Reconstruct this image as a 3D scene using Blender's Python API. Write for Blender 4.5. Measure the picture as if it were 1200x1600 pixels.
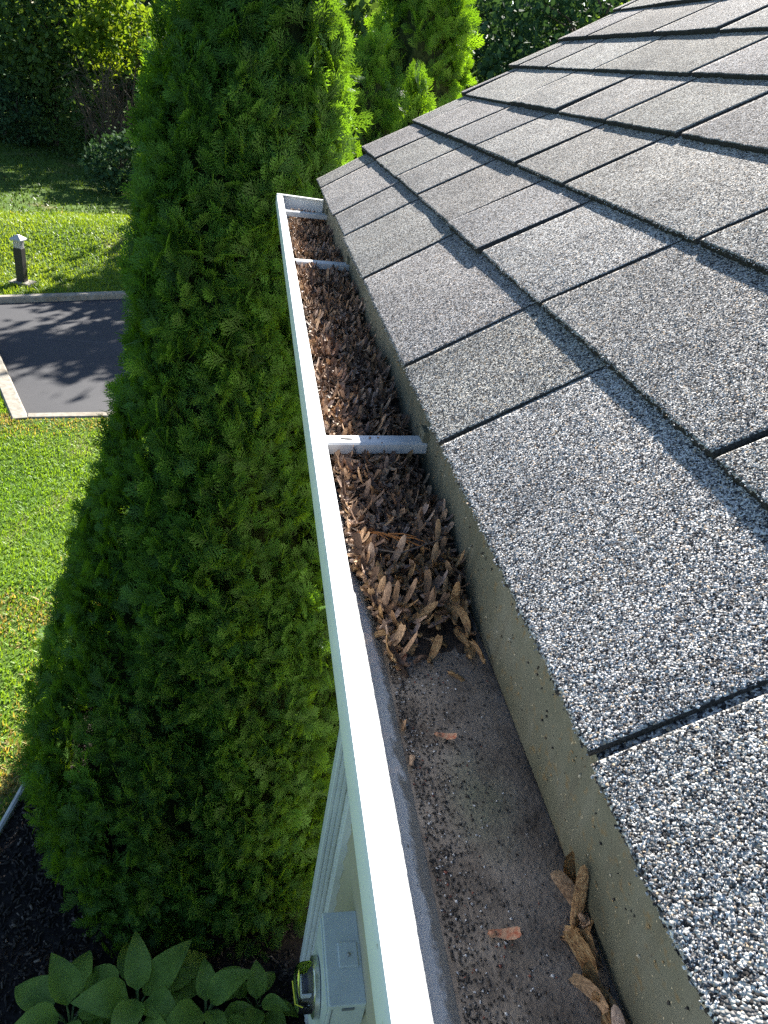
import bpy, math, random
import numpy as np
from mathutils import Vector, Matrix
for o in list(bpy.data.objects): bpy.data.objects.remove(o)
rng = np.random.default_rng(11); random.seed(11)
PI = math.pi; A = np.array
SC = bpy.context.scene; COL = SC.collection
# ------------------------------------------------------------------ camera
CAM = (-0.2307, 0.0, 0.3636); F_PX = 1123.5          # z = 0 is the gutter lip, the ground lies at GZ
yaw, pitch, roll = 0.2394, 0.5360, 0.1758
cy, sy, cp, sp, cr, sr = math.cos(yaw), math.sin(yaw), math.cos(pitch), math.sin(pitch), math.cos(roll), math.sin(roll)
fwd = A([sy*cp, cy*cp, -sp]); rgt = A([cy, -sy, 0.]); upv = np.cross(rgt, fwd)
cx_ = cr*rgt + sr*upv; cu_ = cr*upv - sr*rgt
cam = bpy.data.cameras.new('camera'); co = bpy.data.objects.new('camera', cam); COL.objects.link(co)
M = Matrix.Identity(4)
for i in range(3):
    M[i][0] = cx_[i]; M[i][1] = cu_[i]; M[i][2] = -fwd[i]; M[i][3] = CAM[i]
co.matrix_world = M
cam.sensor_fit = 'VERTICAL'; cam.sensor_height = 24.0; cam.lens = 24.0*F_PX/1600.0
cam.clip_start = 0.02; cam.clip_end = 600
SC.camera = co
# ------------------------------------------------------------------ light
SUN = A([0.40, 0.77, 0.50]); SUN = SUN/np.linalg.norm(SUN)
w = bpy.data.worlds.new('World'); SC.world = w; w.use_nodes = True
nt = w.node_tree; sky = nt.nodes.new('ShaderNodeTexSky'); sky.sky_type = 'NISHITA'; sky.sun_disc = False
sky.sun_elevation = math.asin(SUN[2]); sky.sun_rotation = math.atan2(SUN[0], SUN[1])
sky.air_density = 1.0; sky.dust_density = 0.6; sky.ozone_density = 3.0
bg = nt.nodes['Background']; bg.inputs['Strength'].default_value = 0.05
nt.links.new(sky.outputs[0], bg.inputs[0])
sl = bpy.data.lights.new('sun', 'SUN'); sl.energy = 5.0; sl.angle = math.radians(0.55); sl.color = (1.0, .945, .86)
so = bpy.data.objects.new('sun', sl); COL.objects.link(so)
so.rotation_euler = Vector(SUN).to_track_quat('Z', 'Y').to_euler(); so.location = (8, 12, 12)
vs = SC.view_settings; vs.view_transform = 'Standard'; vs.look = 'None'; vs.exposure = 2.2; vs.gamma = 1.0
vs.use_curve_mapping = False
SC.render.engine = 'CYCLES'; SC.cycles.use_denoising = False
SC.cycles.max_bounces = 8; SC.cycles.transparent_max_bounces = 8
GZ = -3.7
# ------------------------------------------------------------------ helpers
def tag(o, label=None, cat=None, group=None, kind=None):
    if label: o['label'] = label
    if cat: o['category'] = cat
    if group: o['group'] = group
    if kind: o['kind'] = kind
    return o
def empty(name, loc=(0, 0, 0), parent=None):
    o = bpy.data.objects.new(name, None); COL.objects.link(o); o.location = loc
    o.empty_display_size = .1
    if parent: o.parent = parent
    return o
def np_mesh(name, V, F, mat=None, col=None, smooth=False):
    """V (n,3) float, F list of (m,k) int arrays (each of a constant k)."""
    if not isinstance(F, list): F = [F]
    V = np.asarray(V, dtype=np.float32)
    me = bpy.data.meshes.new(name)
    nl = sum(f.size for f in F); nf = sum(len(f) for f in F)
    me.vertices.add(len(V)); me.vertices.foreach_set('co', V.ravel())
    me.loops.add(nl); me.polygons.add(nf)
    me.loops.foreach_set('vertex_index', np.concatenate([f.ravel() for f in F]).astype(np.int32))
    tot = np.concatenate([np.full(len(f), f.shape[1]) for f in F]).astype(np.int32)
    st = np.concatenate([[0], np.cumsum(tot)[:-1]]).astype(np.int32)
    me.polygons.foreach_set('loop_start', st); me.polygons.foreach_set('loop_total', tot)
    if smooth: me.polygons.foreach_set('use_smooth', np.ones(nf, dtype=bool))
    if col is not None:
        at = me.color_attributes.new('Col', 'FLOAT_COLOR', 'POINT')
        c4 = np.ones((len(V), 4), dtype=np.float32); c4[:, :3] = col
        at.data.foreach_set('color', c4.ravel())
    me.update(); me.validate()
    if mat: me.materials.append(mat)
    return me
def add(name, me, parent=None, loc=(0, 0, 0)):
    o = bpy.data.objects.new(name, me); COL.objects.link(o); o.location = loc
    if parent: o.parent = parent
    return o
class MB:
    """collects shapes for one mesh object"""
    def __init__(s): s.v = []; s.f = []; s.n = 0
    def raw(s, V, F):
        s.v += [tuple(p) for p in V]; s.f += [tuple(i+s.n for i in f) for f in F]; s.n += len(V); return s
    def box(s, x0, x1, y0, y1, z0, z1, bev=0.0):
        if bev <= 0:
            V = [(x, y, z) for z in (z0, z1) for y in (y0, y1) for x in (x0, x1)]
            return s.raw(V, [(0, 2, 3, 1), (4, 5, 7, 6), (0, 1, 5, 4), (2, 6, 7, 3), (0, 4, 6, 2), (1, 3, 7, 5)])
        import bmesh
        bm = bmesh.new()
        vs_ = [bm.verts.new((x, y, z)) for z in (z0, z1) for y in (y0, y1) for x in (x0, x1)]
        for f in [(0, 2, 3, 1), (4, 5, 7, 6), (0, 1, 5, 4), (2, 6, 7, 3), (0, 4, 6, 2), (1, 3, 7, 5)]: bm.faces.new([vs_[i] for i in f])
        bmesh.ops.bevel(bm, geom=bm.edges[:], offset=bev, segments=2, affect='EDGES', profile=.5)
        bm.verts.index_update()
        s.raw([v.co[:] for v in bm.verts], [[v.index for v in f.verts] for f in bm.faces]); bm.free(); return s
    def loft(s, rings, close_ring=True, caps=False):
        n = len(rings[0]); V = [p for r in rings for p in r]; F = []
        m = n if close_ring else n-1
        for i in range(len(rings)-1):
            for j in range(m):
                a = i*n+j; b = i*n+(j+1) % n; F.append((a, b, b+n, a+n))
        if caps: F.append(tuple(range(n-1, -1, -1))); F.append(tuple((len(rings)-1)*n+j for j in range(n)))
        return s.raw(V, F)
    def tube(s, pts, rad, n=8, caps=True):
        pts = [Vector(p) for p in pts]; rings = []
        for i, p in enumerate(pts):
            d = (pts[min(i+1, len(pts)-1)]-pts[max(i-1, 0)]).normalized()
            a = d.cross(Vector((0, 0, 1)) if abs(d.z) < .9 else Vector((1, 0, 0))).normalized(); b = d.cross(a)
            r = rad[i] if isinstance(rad, (list, tuple)) else rad
            rings.append([tuple(p+(a*math.cos(t)+b*math.sin(t))*r) for t in [2*PI*k/n for k in range(n)]])
        return s.loft(rings, True, caps)
    def lathe(s, prof, axis='z', c=(0, 0, 0), n=24):
        rings = []
        for r, h in prof:
            ring = []
            for k in range(n):
                t = 2*PI*k/n; u, v = r*math.cos(t), r*math.sin(t)
                p = (u, v, h) if axis == 'z' else ((h, u, v) if axis == 'x' else (v, h, u))
                ring.append((p[0]+c[0], p[1]+c[1], p[2]+c[2]))
            rings.append(ring)
        return s.loft(rings, True, True)
    def mesh(s, name, mat=None, smooth=False):
        me = bpy.data.meshes.new(name); me.from_pydata(s.v, [], s.f); me.update()
        if smooth:
            me.polygons.foreach_set('use_smooth', np.ones(len(me.polygons), dtype=bool))
            try: me.set_sharp_from_angle(angle=math.radians(35))
            except Exception: pass
        if mat: me.materials.append(mat)
        return me
    def build(s, name, mat=None, parent=None, loc=(0, 0, 0), smooth=False):
        return add(name, s.mesh(name, mat, smooth), parent, loc)
def copy_tree(o, parent=None):
    c = o.copy(); COL.objects.link(c)
    if parent: c.parent = parent
    for ch in o.children: copy_tree(ch, c)
    return c
def vnoise(x, y, s=1.0, seed=0):
    """cheap smooth value noise, arrays in, about -1..1 out"""
    x = np.asarray(x, float)*s+seed*17.3; y = np.asarray(y, float)*s+seed*9.1
    xi = np.floor(x); yi = np.floor(y); fx = x-xi; fy = y-yi
    h = lambda a, b: np.modf(np.abs(np.sin(a*127.1+b*311.7+seed)*43758.5453))[0]
    ux = fx*fx*(3-2*fx); uy = fy*fy*(3-2*fy)
    return 2*((h(xi, yi)*(1-ux)+h(xi+1, yi)*ux)*(1-uy)+(h(xi, yi+1)*(1-ux)+h(xi+1, yi+1)*ux)*uy)-1
# ------------------------------------------------------------------ materials
class NT:
    def __init__(s, name):
        s.m = bpy.data.materials.new(name); s.m.use_nodes = True; s.t = s.m.node_tree; s.n = s.t.nodes
        s.b = s.n['Principled BSDF']; s.out = s.n['Material Output']
    def node(s, t, **kw):
        k = s.n.new(t)
        for a, v in kw.items():
            if a.startswith('i_'): k.inputs[a[2:].replace('_', ' ')].default_value = v
            else: setattr(k, a, v)
        return k
    def link(s, a, b): s.t.links.new(a, b)
    def coord(s, kind='Object'): return s.node('ShaderNodeTexCoord').outputs[kind]
    def noise(s, vec, scale, detail=4, rough=.55, out='Fac'):
        k = s.node('ShaderNodeTexNoise', i_Scale=scale, i_Detail=detail, i_Roughness=rough); s.link(vec, k.inputs['Vector']); return k.outputs[out]
    def vor(s, vec, scale, feature='F1', rand=1.0):
        k = s.node('ShaderNodeTexVoronoi', feature=feature); k.inputs['Scale'].default_value = scale
        k.inputs['Randomness'].default_value = rand; s.link(vec, k.inputs['Vector']); return k
    def ramp(s, fac, stops, interp='LINEAR'):
        k = s.node('ShaderNodeValToRGB'); r = k.color_ramp; r.interpolation = interp
        while len(r.elements) < len(stops): r.elements.new(.5)
        for e, (p, c) in zip(r.elements, stops): e.position = p; e.color = (*c, 1) if len(c) == 3 else c
        s.link(fac, k.inputs['Fac']); return k.outputs['Color']
    def mix(s, fac, a, b, blend='MIX'):
        k = s.node('ShaderNodeMix', data_type='RGBA', blend_type=blend)
        for v, i in ((fac, 0), (a, 6), (b, 7)):
            if hasattr(v, 'is_linked'): s.link(v, k.inputs[i])
            else: k.inputs[i].default_value = v if i == 0 else ((*v, 1) if len(v) == 3 else v)
        return k.outputs[2]
    def math(s, op, a, b=None):
        k = s.node('ShaderNodeMath', operation=op)
        for v, i in ((a, 0), (b, 1)):
            if v is None: continue
            if hasattr(v, 'is_linked'): s.link(v, k.inputs[i])
            else: k.inputs[i].default_value = v
        return k.outputs[0]
    def mrange(s, v, a, b, c=0., d=1.):
        k = s.node('ShaderNodeMapRange'); s.link(v, k.inputs[0])
        for i, x in zip((1, 2, 3, 4), (a, b, c, d)): k.inputs[i].default_value = x
        return k.outputs[0]
    def bump(s, h, strength=.5, dist=.001):
        k = s.node('ShaderNodeBump', i_Strength=strength, i_Distance=dist); s.link(h, k.inputs['Height'])
        s.link(k.outputs[0], s.b.inputs['Normal']); return k.outputs[0]
    def set(s, col=None, rough=.6, spec=.4, metal=0.):
        if col is not None:
            if hasattr(col, 'is_linked'): s.link(col, s.b.inputs['Base Color'])
            else: s.b.inputs['Base Color'].default_value = (*col, 1)
        if hasattr(rough, 'is_linked'): s.link(rough, s.b.inputs['Roughness'])
        else: s.b.inputs['Roughness'].default_value = rough
        s.b.inputs['Specular IOR Level'].default_value = spec; s.b.inputs['Metallic'].default_value = metal
        return s.m
def plain(name, c, rough=.6, spec=.4, metal=0, var=.12, scale=30, bump=0.0):
    k = NT(name); n = k.noise(k.coord(), scale, 5)
    lo = tuple(x*(1-var) for x in c); hi = tuple(min(1, x*(1+var)) for x in c)
    k.set(k.ramp(n, [(.3, lo), (.7, hi)]), rough, spec, metal)
    if bump: k.bump(n, .5, bump)
    return k.m
def leafy(name, tr=.45, tint=(1.9, 1.75, .6), rough=.55, spec=.25, attr=True, base=None, vein=False):
    """thin foliage: reflects its own colour and lets a yellower green through"""
    k = NT(name)
    if attr: c = k.node('ShaderNodeVertexColor', layer_name='Col').outputs['Color']
    else:
        n = k.noise(k.coord(), 9, 4); c = k.ramp(n, [(.3, base[0]), (.7, base[1])])
    k.set(c, rough, spec)
    tl = k.node('ShaderNodeBsdfTranslucent')
    k.link(k.mix(1.0, c, tint, 'MULTIPLY'), tl.inputs['Color'])
    mx = k.node('ShaderNodeMixShader'); mx.inputs[0].default_value = tr
    k.link(k.b.outputs[0], mx.inputs[1]); k.link(tl.outputs[0], mx.inputs[2]); k.link(mx.outputs[0], k.out.inputs['Surface'])
    if vein:
        wv = k.node('ShaderNodeTexWave', wave_type='BANDS', bands_direction='X'); wv.inputs['Scale'].default_value = 22; wv.inputs['Distortion'].default_value = 1.0
        k.link(k.coord('UV'), wv.inputs['Vector']); nb = k.bump(wv.outputs['Fac'], .5, .003); k.link(nb, tl.inputs['Normal'])
    return k.m
MAT = {}
# granulated shingle top
k = NT('shingle_granules'); v = k.coord()
vo = k.vor(v, 640); sep = k.node('ShaderNodeSeparateColor'); k.link(vo.outputs['Color'], sep.inputs[0])
GR = [(0., (.032, .031, .032)), (.22, (.095, .092, .093)), (.38, (.22, .216, .212)), (.58, (.39, .38, .367)), (.80, (.57, .56, .545)), (.95, (.40, .32, .24))]
gc = k.ramp(sep.outputs[0], GR, 'CONSTANT')
pat = k.ramp(k.noise(v, 9, 3), [(.3, (.90, .89, .895)), (.7, (1.24, 1.225, 1.21))])
gc = k.mix(1.0, gc, pat, 'MULTIPLY'); gc = k.mix(1.0, gc, k.node('ShaderNodeObjectInfo').outputs['Color'], 'MULTIPLY')
hh = k.math('SUBTRACT', 1.0, k.math('MULTIPLY', vo.outputs['Distance'], 1.3)); hh = k.math('ADD', hh, k.math('MULTIPLY', sep.outputs[1], .7))
k.set(gc, 1.0, .04); k.bump(hh, .8, .0012); MAT['shingle'] = k.m
k = NT('granule_stone'); c = k.node('ShaderNodeVertexColor', layer_name='Col').outputs['Color']; k.set(c, .95, .08); MAT['granule'] = k.m
MAT['asphalt_edge'] = plain('shingle_felt', (.045, .042, .042), .95, .08, var=.6, scale=420, bump=.003)
# gutter paint: white, dirty where the water stands
k = NT('gutter_paint'); v = k.coord(); n = k.noise(v, 26, 6); n2 = k.noise(v, 160, 4)
c = k.ramp(n, [(.35, (.76, .78, .78)), (.7, (.84, .85, .84))])
c = k.mix(k.mrange(n2, .66, .74), c, (.45, .42, .38)); k.set(c, .38, .5); MAT['gutter_white'] = k.m
k = NT('gutter_inner_face'); v = k.coord(); sx = k.node('ShaderNodeSeparateXYZ'); k.link(v, sx.inputs[0])
n = k.noise(v, 38, 6, .65); n2 = k.noise(v, 240, 3)
edge = k.math('ADD', k.mrange(sx.outputs['Z'], .015, -.002), k.mrange(n, .35, .65, -.3, .3))
spk = k.mrange(n2, .68, .72)
c = k.mix(k.mrange(edge, .35, .65), (.80, .83, .85), (.28, .265, .235)); c = k.mix(spk, c, (.12, .1, .08)); k.set(c, k.mrange(edge, .2, .8, .22, .8), .8); k.b.inputs['Coat Weight'].default_value = 1.0; k.b.inputs['Coat Roughness'].default_value = .18; k.b.inputs['Coat IOR'].default_value = 1.8; MAT['gutter_inner'] = k.m
k = NT('gutter_back_olive'); v = k.coord(); n = k.noise(v, 12, 6, .6); n2 = k.noise(v, 120, 5, .6); n3 = k.noise(v, 420, 2)
c = k.ramp(n, [(.3, (.078, .080, .052)), (.5, (.115, .116, .08)), (.72, (.15, .15, .112))])
c = k.mix(k.mrange(n2, .57, .70, 0, .8), c, (.16, .115, .05)); c = k.mix(k.mrange(n3, .70, .73), c, (.05, .04, .03)); c = k.mix(k.mrange(n3, .30, .27), c, (.45, .38, .24))
mp = k.node('ShaderNodeMapping'); mp.inputs['Scale'].default_value = (1, 55, 5); k.link(v, mp.inputs['Vector']); n4 = k.noise(mp.outputs[0], 1.0, 4, .6)
c = k.mix(k.mrange(n4, .54, .68, 0, .3), c, (.075, .06, .038)); c = k.mix(k.mrange(n4, .40, .30, 0, .18), c, (.26, .255, .21))
k.set(c, .7, .35); k.bump(n2, .3, .001); MAT['gutter_back'] = k.m
k = NT('gutter_sediment'); v = k.coord(); n = k.noise(v, 22, 6, .65); n2 = k.noise(v, 300, 4, .6); n3 = k.noise(v, 9, 3)
c = k.ramp(n, [(.3, (.10, .08, .064)), (.5, (.22, .182, .148)), (.7, (.31, .265, .22))])
c = k.mix(k.mrange(n3, .58, .72, 0, .55), c, (.13, .14, .085)); c = k.mix(k.mrange(n2, .63, .72, 0, .8), c, (.32, .30, .28))
dn = k.node('ShaderNodeVectorMath', operation='DISTANCE'); mp = k.node('ShaderNodeMapping'); mp.inputs['Scale'].default_value = (1.6, 1, 1); k.link(v, mp.inputs['Vector']); k.link(mp.outputs[0], dn.inputs[0]); dn.inputs[1].default_value = (.026*1.6, .315, 0)
sp_ = k.math('MULTIPLY', k.mrange(dn.outputs['Value'], .055, .01), k.mrange(n, .35, .62)); c = k.mix(k.math('MULTIPLY', sp_, .6), c, (.17, .21, .12))
k.set(c, .85, .25); k.bump(k.math('ADD', n, n2), .6, .0025); MAT['sediment'] = k.m
MAT['litter_soil'] = plain('litter_soil', (.055, .042, .033), .95, .1, var=.5, scale=120, bump=.004)
k = NT('hanger_aluminium'); v = k.coord(); n = k.noise(v, 60, 4); k.set(k.ramp(n, [(.3, (.50, .51, .52)), (.7, (.60, .61, .61))]), .42, .5, .0); MAT['hanger'] = k.m
MAT['dark_hole'] = plain('dark_hole', (.03, .03, .03), .8)
MAT['screw'] = plain('screw_zinc', (.33, .33, .31), .5, .5, .6)
# dry maple seeds
def seedmat(name, fac_from):
    k = NT(name); v = k.coord()
    if fac_from == 'obj': fac = k.node('ShaderNodeObjectInfo').outputs['Random']
    else: fac = k.node('ShaderNodeVertexColor', layer_name='Col').outputs['Color']
    c = k.ramp(fac, [(0, (.085, .058, .045)), (.22, (.18, .115, .078)), (.4, (.32, .20, .11)), (.6, (.25, .185, .15)), (.78, (.48, .32, .18)), (1, (.40, .31, .26))])
    mp = k.node('ShaderNodeMapping'); mp.inputs['Scale'].default_value = (90, 700, 300); mp.inputs['Rotation'].default_value = (0, 0, .25); k.link(v, mp.inputs['Vector'])
    n = k.noise(mp.outputs[0], 1.0, 3); c = k.mix(1.0, c, k.ramp(n, [(.35, (.55, .5, .48)), (.65, (1.25, 1.2, 1.15))]), 'MULTIPLY')
    k.set(c, .65, .3); k.bump(n, .4, .0006)
    return k.m
MAT['seed'] = seedmat('maple_seed_dry', 'obj'); MAT['seed_mass'] = seedmat('maple_seed_litter', 'col')
k = NT('maple_seed_tan'); mp = k.node('ShaderNodeMapping'); mp.inputs['Scale'].default_value = (120, 750, 300); mp.inputs['Rotation'].default_value = (0, 0, .3); k.link(k.coord(), mp.inputs['Vector']); n = k.noise(mp.outputs[0], 1.0, 5, .65); c = k.ramp(n, [(.30, (.07, .035, .02)), (.45, (.22, .12, .05)), (.6, (.38, .25, .12)), (.8, (.52, .39, .22))]); k.set(c, .6, .3); k.bump(n, .6, .001); MAT['seed_tan'] = k.m
k = NT('seed_red'); n = k.noise(k.coord(), 200, 4); k.set(k.ramp(n, [(.35, (.30, .085, .04)), (.6, (.36, .22, .14))]), .6, .3); MAT['seed_red'] = k.m
MAT['twig_orange'] = plain('cedar_twig_orange', (.42, .17, .05), .7, .2, var=.25, scale=200)
MAT['twig_grey'] = plain('twig_grey', (.16, .125, .10), .85, .2, var=.3, scale=100)
k = NT('grit'); k.set(k.node('ShaderNodeVertexColor', layer_name='Col').outputs['Color'], .6, .4); MAT['grit'] = k.m
# vegetation
MAT['arb'] = leafy('arborvitae_foliage', .42, (2.6, 2.1, .35))
MAT['leaf'] = leafy('tree_leaves', .40, (2.2, 1.9, .5), .7, .08)
MAT['leaf_dark'] = leafy('shaded_tree_leaves', .14, (1.6, 1.6, .7), .8, .05)  # leaf copy with translucency cut so the woods look shaded
MAT['grass_blade'] = leafy('grass_blades', .40, (1.75, 1.5, .5), .5, .3)
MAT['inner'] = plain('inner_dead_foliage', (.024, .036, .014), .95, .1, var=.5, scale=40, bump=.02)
MAT['bark'] = plain('bark', (.09, .068, .05), .9, .2, var=.4, scale=25, bump=.01)
MAT['bark_pale'] = plain('bark_pale', (.26, .24, .21), .9, .2, var=.3, scale=15, bump=.01)
MAT['hosta'] = leafy('hosta_leaf', .25, (1.6, 1.5, .5), .45, .4, False, ((.13, .24, .04), (.22, .35, .06)), True)
MAT['hosta_stem'] = plain('hosta_stem', (.10, .17, .06), .6)
# ground
def lawnmat(name, green, dry, dark, scale=1.0):
    k = NT(name); v = k.coord(); a = k.noise(v, 1.1*scale, 5, .6); b = k.noise(v, 22*scale, 4, .7); d = k.noise(v, .35, 3)
    c = k.ramp(b, [(.3, dark), (.6, green)]); c = k.mix(k.mrange(a, .56, .72, 0, .8), c, dry); k.set(c, .95, .1); k.bump(b, .8, .03); return k.m
MAT['lawn'] = lawnmat('lawn_soil', (.085, .15, .025), (.20, .16, .075), (.045, .07, .016))
MAT['asphalt'] = None
k = NT('asphalt_new'); v = k.coord(); n = k.noise(v, 160, 4, .7); n2 = k.noise(v, .7, 5, .6)
mp = k.node('ShaderNodeMapping'); mp.inputs['Rotation'].default_value = (0, 0, .35); mp.inputs['Scale'].default_value = (.45, 5.0, 1); k.link(v, mp.inputs['Vector']); n3 = k.noise(mp.outputs[0], 1.6, 5, .62)
c = k.ramp(n, [(.3, (.018, .0185, .023)), (.7, (.040, .041, .047))]); c = k.mix(k.mrange(n2, .45, .75, 0, .5), c, (.055, .055, .058)); c = k.mix(k.mrange(n3, .64, .75, 0, .6), c, (.13, .128, .125))
k.set(c, .8, .4); k.bump(n, .5, .004); MAT['asphalt'] = k.m
k = NT('kerb_concrete'); v = k.coord(); n = k.noise(v, 14, 6, .65); n2 = k.noise(v, 2.2, 4); c = k.ramp(n, [(.3, (.17, .15, .12)), (.55, (.27, .25, .21)), (.75, (.33, .31, .27))]); c = k.mix(k.mrange(n2, .55, .7, 0, .6), c, (.17, .14, .10)); k.set(c, .9, .2); k.bump(n, .5, .008); MAT['kerb'] = k.m
MAT['mulch_soil'] = plain('mulch_bed_soil', (.022, .019, .018), .95, .1, var=.5, scale=30, bump=.03)
k = NT('mulch_chip'); k.set(k.node('ShaderNodeVertexColor', layer_name='Col').outputs['Color'], .9, .15); MAT['chip'] = k.m
MAT['edging'] = plain('edging_grey', (.42, .43, .43), .55, .4, var=.2, scale=12)
# house
k = NT('siding_beige'); v = k.coord(); mp = k.node('ShaderNodeMapping'); mp.inputs['Scale'].default_value = (1, .12, 1); k.link(v, mp.inputs['Vector']); n = k.noise(mp.outputs[0], 120, 4); n2 = k.noise(v, 3, 4)
c = k.ramp(n2, [(.3, (.42, .37, .25)), (.7, (.50, .45, .32))]); k.set(c, .65, .3); k.bump(n, .25, .002); MAT['siding'] = k.m
MAT['trim'] = plain('trim_white', (.74, .75, .72), .5, .4, var=.06, scale=8)
MAT['deck'] = plain('roof_deck', (.03, .028, .028), .95, .1)
MAT['spout'] = plain('downspout_white', (.72, .75, .73), .42, .45, var=.05, scale=9)
MAT['meter_grey'] = plain('meter_box_grey', (.56, .60, .57), .5, .4, var=.07, scale=14)
MAT['meter_dark'] = plain('meter_works', (.05, .05, .055), .5, .5)
MAT['meter_face'] = plain('meter_face', (.55, .56, .57), .5, .5)
MAT['steel'] = plain('meter_ring_steel', (.55, .56, .56), .25, .5, .9, var=.1)
k = NT('meter_glass'); k.set((1, 1, 1), .03, .5); k.b.inputs['Transmission Weight'].default_value = 1.0; k.b.inputs['IOR'].default_value = 1.18; MAT['glass'] = k.m
MAT['sticker'] = plain('sticker_grey', (.16, .17, .18), .6)
MAT['yellow'] = plain('yellow_seal', (.65, .6, .05), .5)
MAT['bollard_black'] = plain('bollard_black', (.018, .017, .017), .5, .4)
MAT['bollard_cap'] = plain('bollard_cap_grey', (.36, .37, .38), .5, .4)
k = NT('bollard_lens'); k.set((.72, .68, .6), .3, .5); k.b.inputs['Transmission Weight'].default_value = .25; MAT['lens'] = k.m
# ------------------------------------------------------------------ ground
KA, KB = A([-4.113, 12.429]), A([-2.383, 13.393])            # far kerb line
kd = (KB-KA)/np.linalg.norm(KB-KA); kn = A([-kd[1], kd[0]])
def ground_z(x, y):
    d = (np.asarray(x)-KA[0])*kn[0]+(np.asarray(y)-KA[1])*kn[1]
    s = lambda a, b: (lambda t: t*t*(3-2*t))(np.clip((d-a)/(b-a), 0, 1))
    return GZ + .06*s(.1, .9) + .44*s(1.1, 3.7) - .25*s(3.7, 6.5) + .5*s(9, 30) + .012*vnoise(x, y, 1.3, 2) - 2.5*np.clip((d-60)/200, 0, 1)
xs_ = np.concatenate([np.linspace(-220, -22, 14), np.linspace(-20, 20, 101), np.linspace(22, 220, 14)])
ys_ = np.concatenate([np.linspace(-120, -6, 12), np.linspace(-5, 34, 118), np.linspace(36, 320, 18)])
GX, GY = np.meshgrid(xs_, ys_); Zg = ground_z(GX, GY)
# park the sheet just under the paved corner and the planting bed
nx = len(xs_); V = np.stack([GX.ravel(), GY.ravel(), Zg.ravel()], 1)
idx = np.arange(len(V)).reshape(GX.shape); Fq = np.stack([idx[:-1, :-1].ravel(), idx[:-1, 1:].ravel(), idx[1:, 1:].ravel(), idx[1:, :-1].ravel()], 1)
def verge(x, y):
    """turf brought up flush with the kerb tops on the house side"""
    x = np.asarray(x, float); y = np.asarray(y, float)
    a = -((x-NC[0])*(-nd[1])+(y-NC[1])*nd[0])-.145; b = ((x-NC[0])*(-ld[1])+(y-NC[1])*ld[0])-.185
    d = np.where((a > 0) & (b > 0), np.hypot(a, b), np.where(a > b, a, b)); return np.where(d > -.02, .118*(1-np.clip(d/1.3, 0, 1))**1.5, 0)
NC = A([-2.65, 8.253]); NR = A([-1.645, 8.488]); nd = (NR-NC)/np.linalg.norm(NR-NC)
L1 = A([-3.491, 10.173]); ld = (L1-NC)/np.linalg.norm(L1-NC)
g = add('ground', np_mesh('ground', V, Fq, MAT['lawn'], smooth=True)); tag(g, 'lawn ground sloping up to a bank behind the parking bay', 'lawn', kind='structure')
# parking bay
NC = A([-2.65, 8.253]); NR = A([-1.645, 8.488]); nd = (NR-NC)/np.linalg.norm(NR-NC)
L1 = A([-3.491, 10.173]); ld = (L1-NC)/np.linalg.norm(L1-NC)
P0 = NC; P1 = NC+nd*9; P3 = NC+ld*4.62; P2 = KA+kd*10.5
# the left kerb meets the far kerb outside the frame
tt = np.linalg.solve(np.stack([ld, -kd], 1), KA-NC); P3 = NC+ld*tt[0]
q = np.linspace(0, 1, 24); PV = []
for a in q:
    for b in q:
        p = (P0*(1-a)+P1*a)*(1-b)+(P3*(1-a)+P2*a)*b; PV.append((p[0], p[1], GZ+.035))
ii = np.arange(576).reshape(24, 24); PF = np.stack([ii[:-1, :-1].ravel(), ii[1:, :-1].ravel(), ii[1:, 1:].ravel(), ii[:-1, 1:].ravel()], 1)
pk = add('parking_bay', np_mesh('parking_bay', PV, PF, MAT['asphalt'])); tag(pk, 'dark asphalt parking bay inside concrete kerbs', 'asphalt', kind='structure')
kerb = empty('kerb', (float(NC[0]), float(NC[1]), GZ)); tag(kerb, 'pale concrete kerb around the dark asphalt bay', 'kerb', kind='structure')
def kerb_run(a, b, side, seg, wd=.15, h=.135, skip=0.):
    a = A(a); b = A(b); L = np.linalg.norm(b-a); d = (b-a)/L; n = A([-d[1], d[0]])*side; t = skip
    while t < L-.05:
        e = min(t+seg, L); m = MB(); rings = []
        for s_ in (t+.006, e-.006):
            p = a+d*s_; r = []
            for (o, z) in ((0., -.1), (0.012, h-.02), (.032, h), (wd-.015, h), (wd, h-.015), (wd, -.1)):
                r.append((p[0]+n[0]*o-NC[0], p[1]+n[1]*o-NC[1], z))
            rings.append(r)
        m.loft(rings, True, True); m.build('kerb_stone', MAT['kerb'], kerb); t = e
kerb_run(KA-kd*4.0, KA+kd*10.5, 1, 3.05, skip=.12)
kerb_run(NC, NC+nd*9, -1, 2.4); kerb_run(NC-ld*.15, P3, 1, 2.4, wd=.19)
m = MB(); nl_ = A([-ld[1], ld[0]]); nn_ = A([nd[1], -nd[0]])
path = [(P3, nl_)]+[(NC+ld*t_, nl_) for t_ in np.linspace(4, .02, 12)]+[(NC, nl_*math.cos(t_)+nn_*math.sin(t_)) for t_ in np.linspace(.15, 1.4, 6)]+[(NC+nd*t_, nn_) for t_ in np.linspace(.02, 9, 20)]
rings = []
for p_, n_ in path:
    r_ = []
    for d_ in (.13, .30, .5, .8, 1.1, 1.48):
        q_ = p_+n_*d_; r_.append((q_[0], q_[1], GZ+.002+float(verge(*q_))-(.03 if d_ > 1.4 else 0)))
    rings.append(r_)
m.loft(rings, False); tag(m.build('lawn_verge', MAT['lawn'], smooth=True), 'strip of lawn flush with the near kerb', 'lawn', kind='structure')
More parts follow.
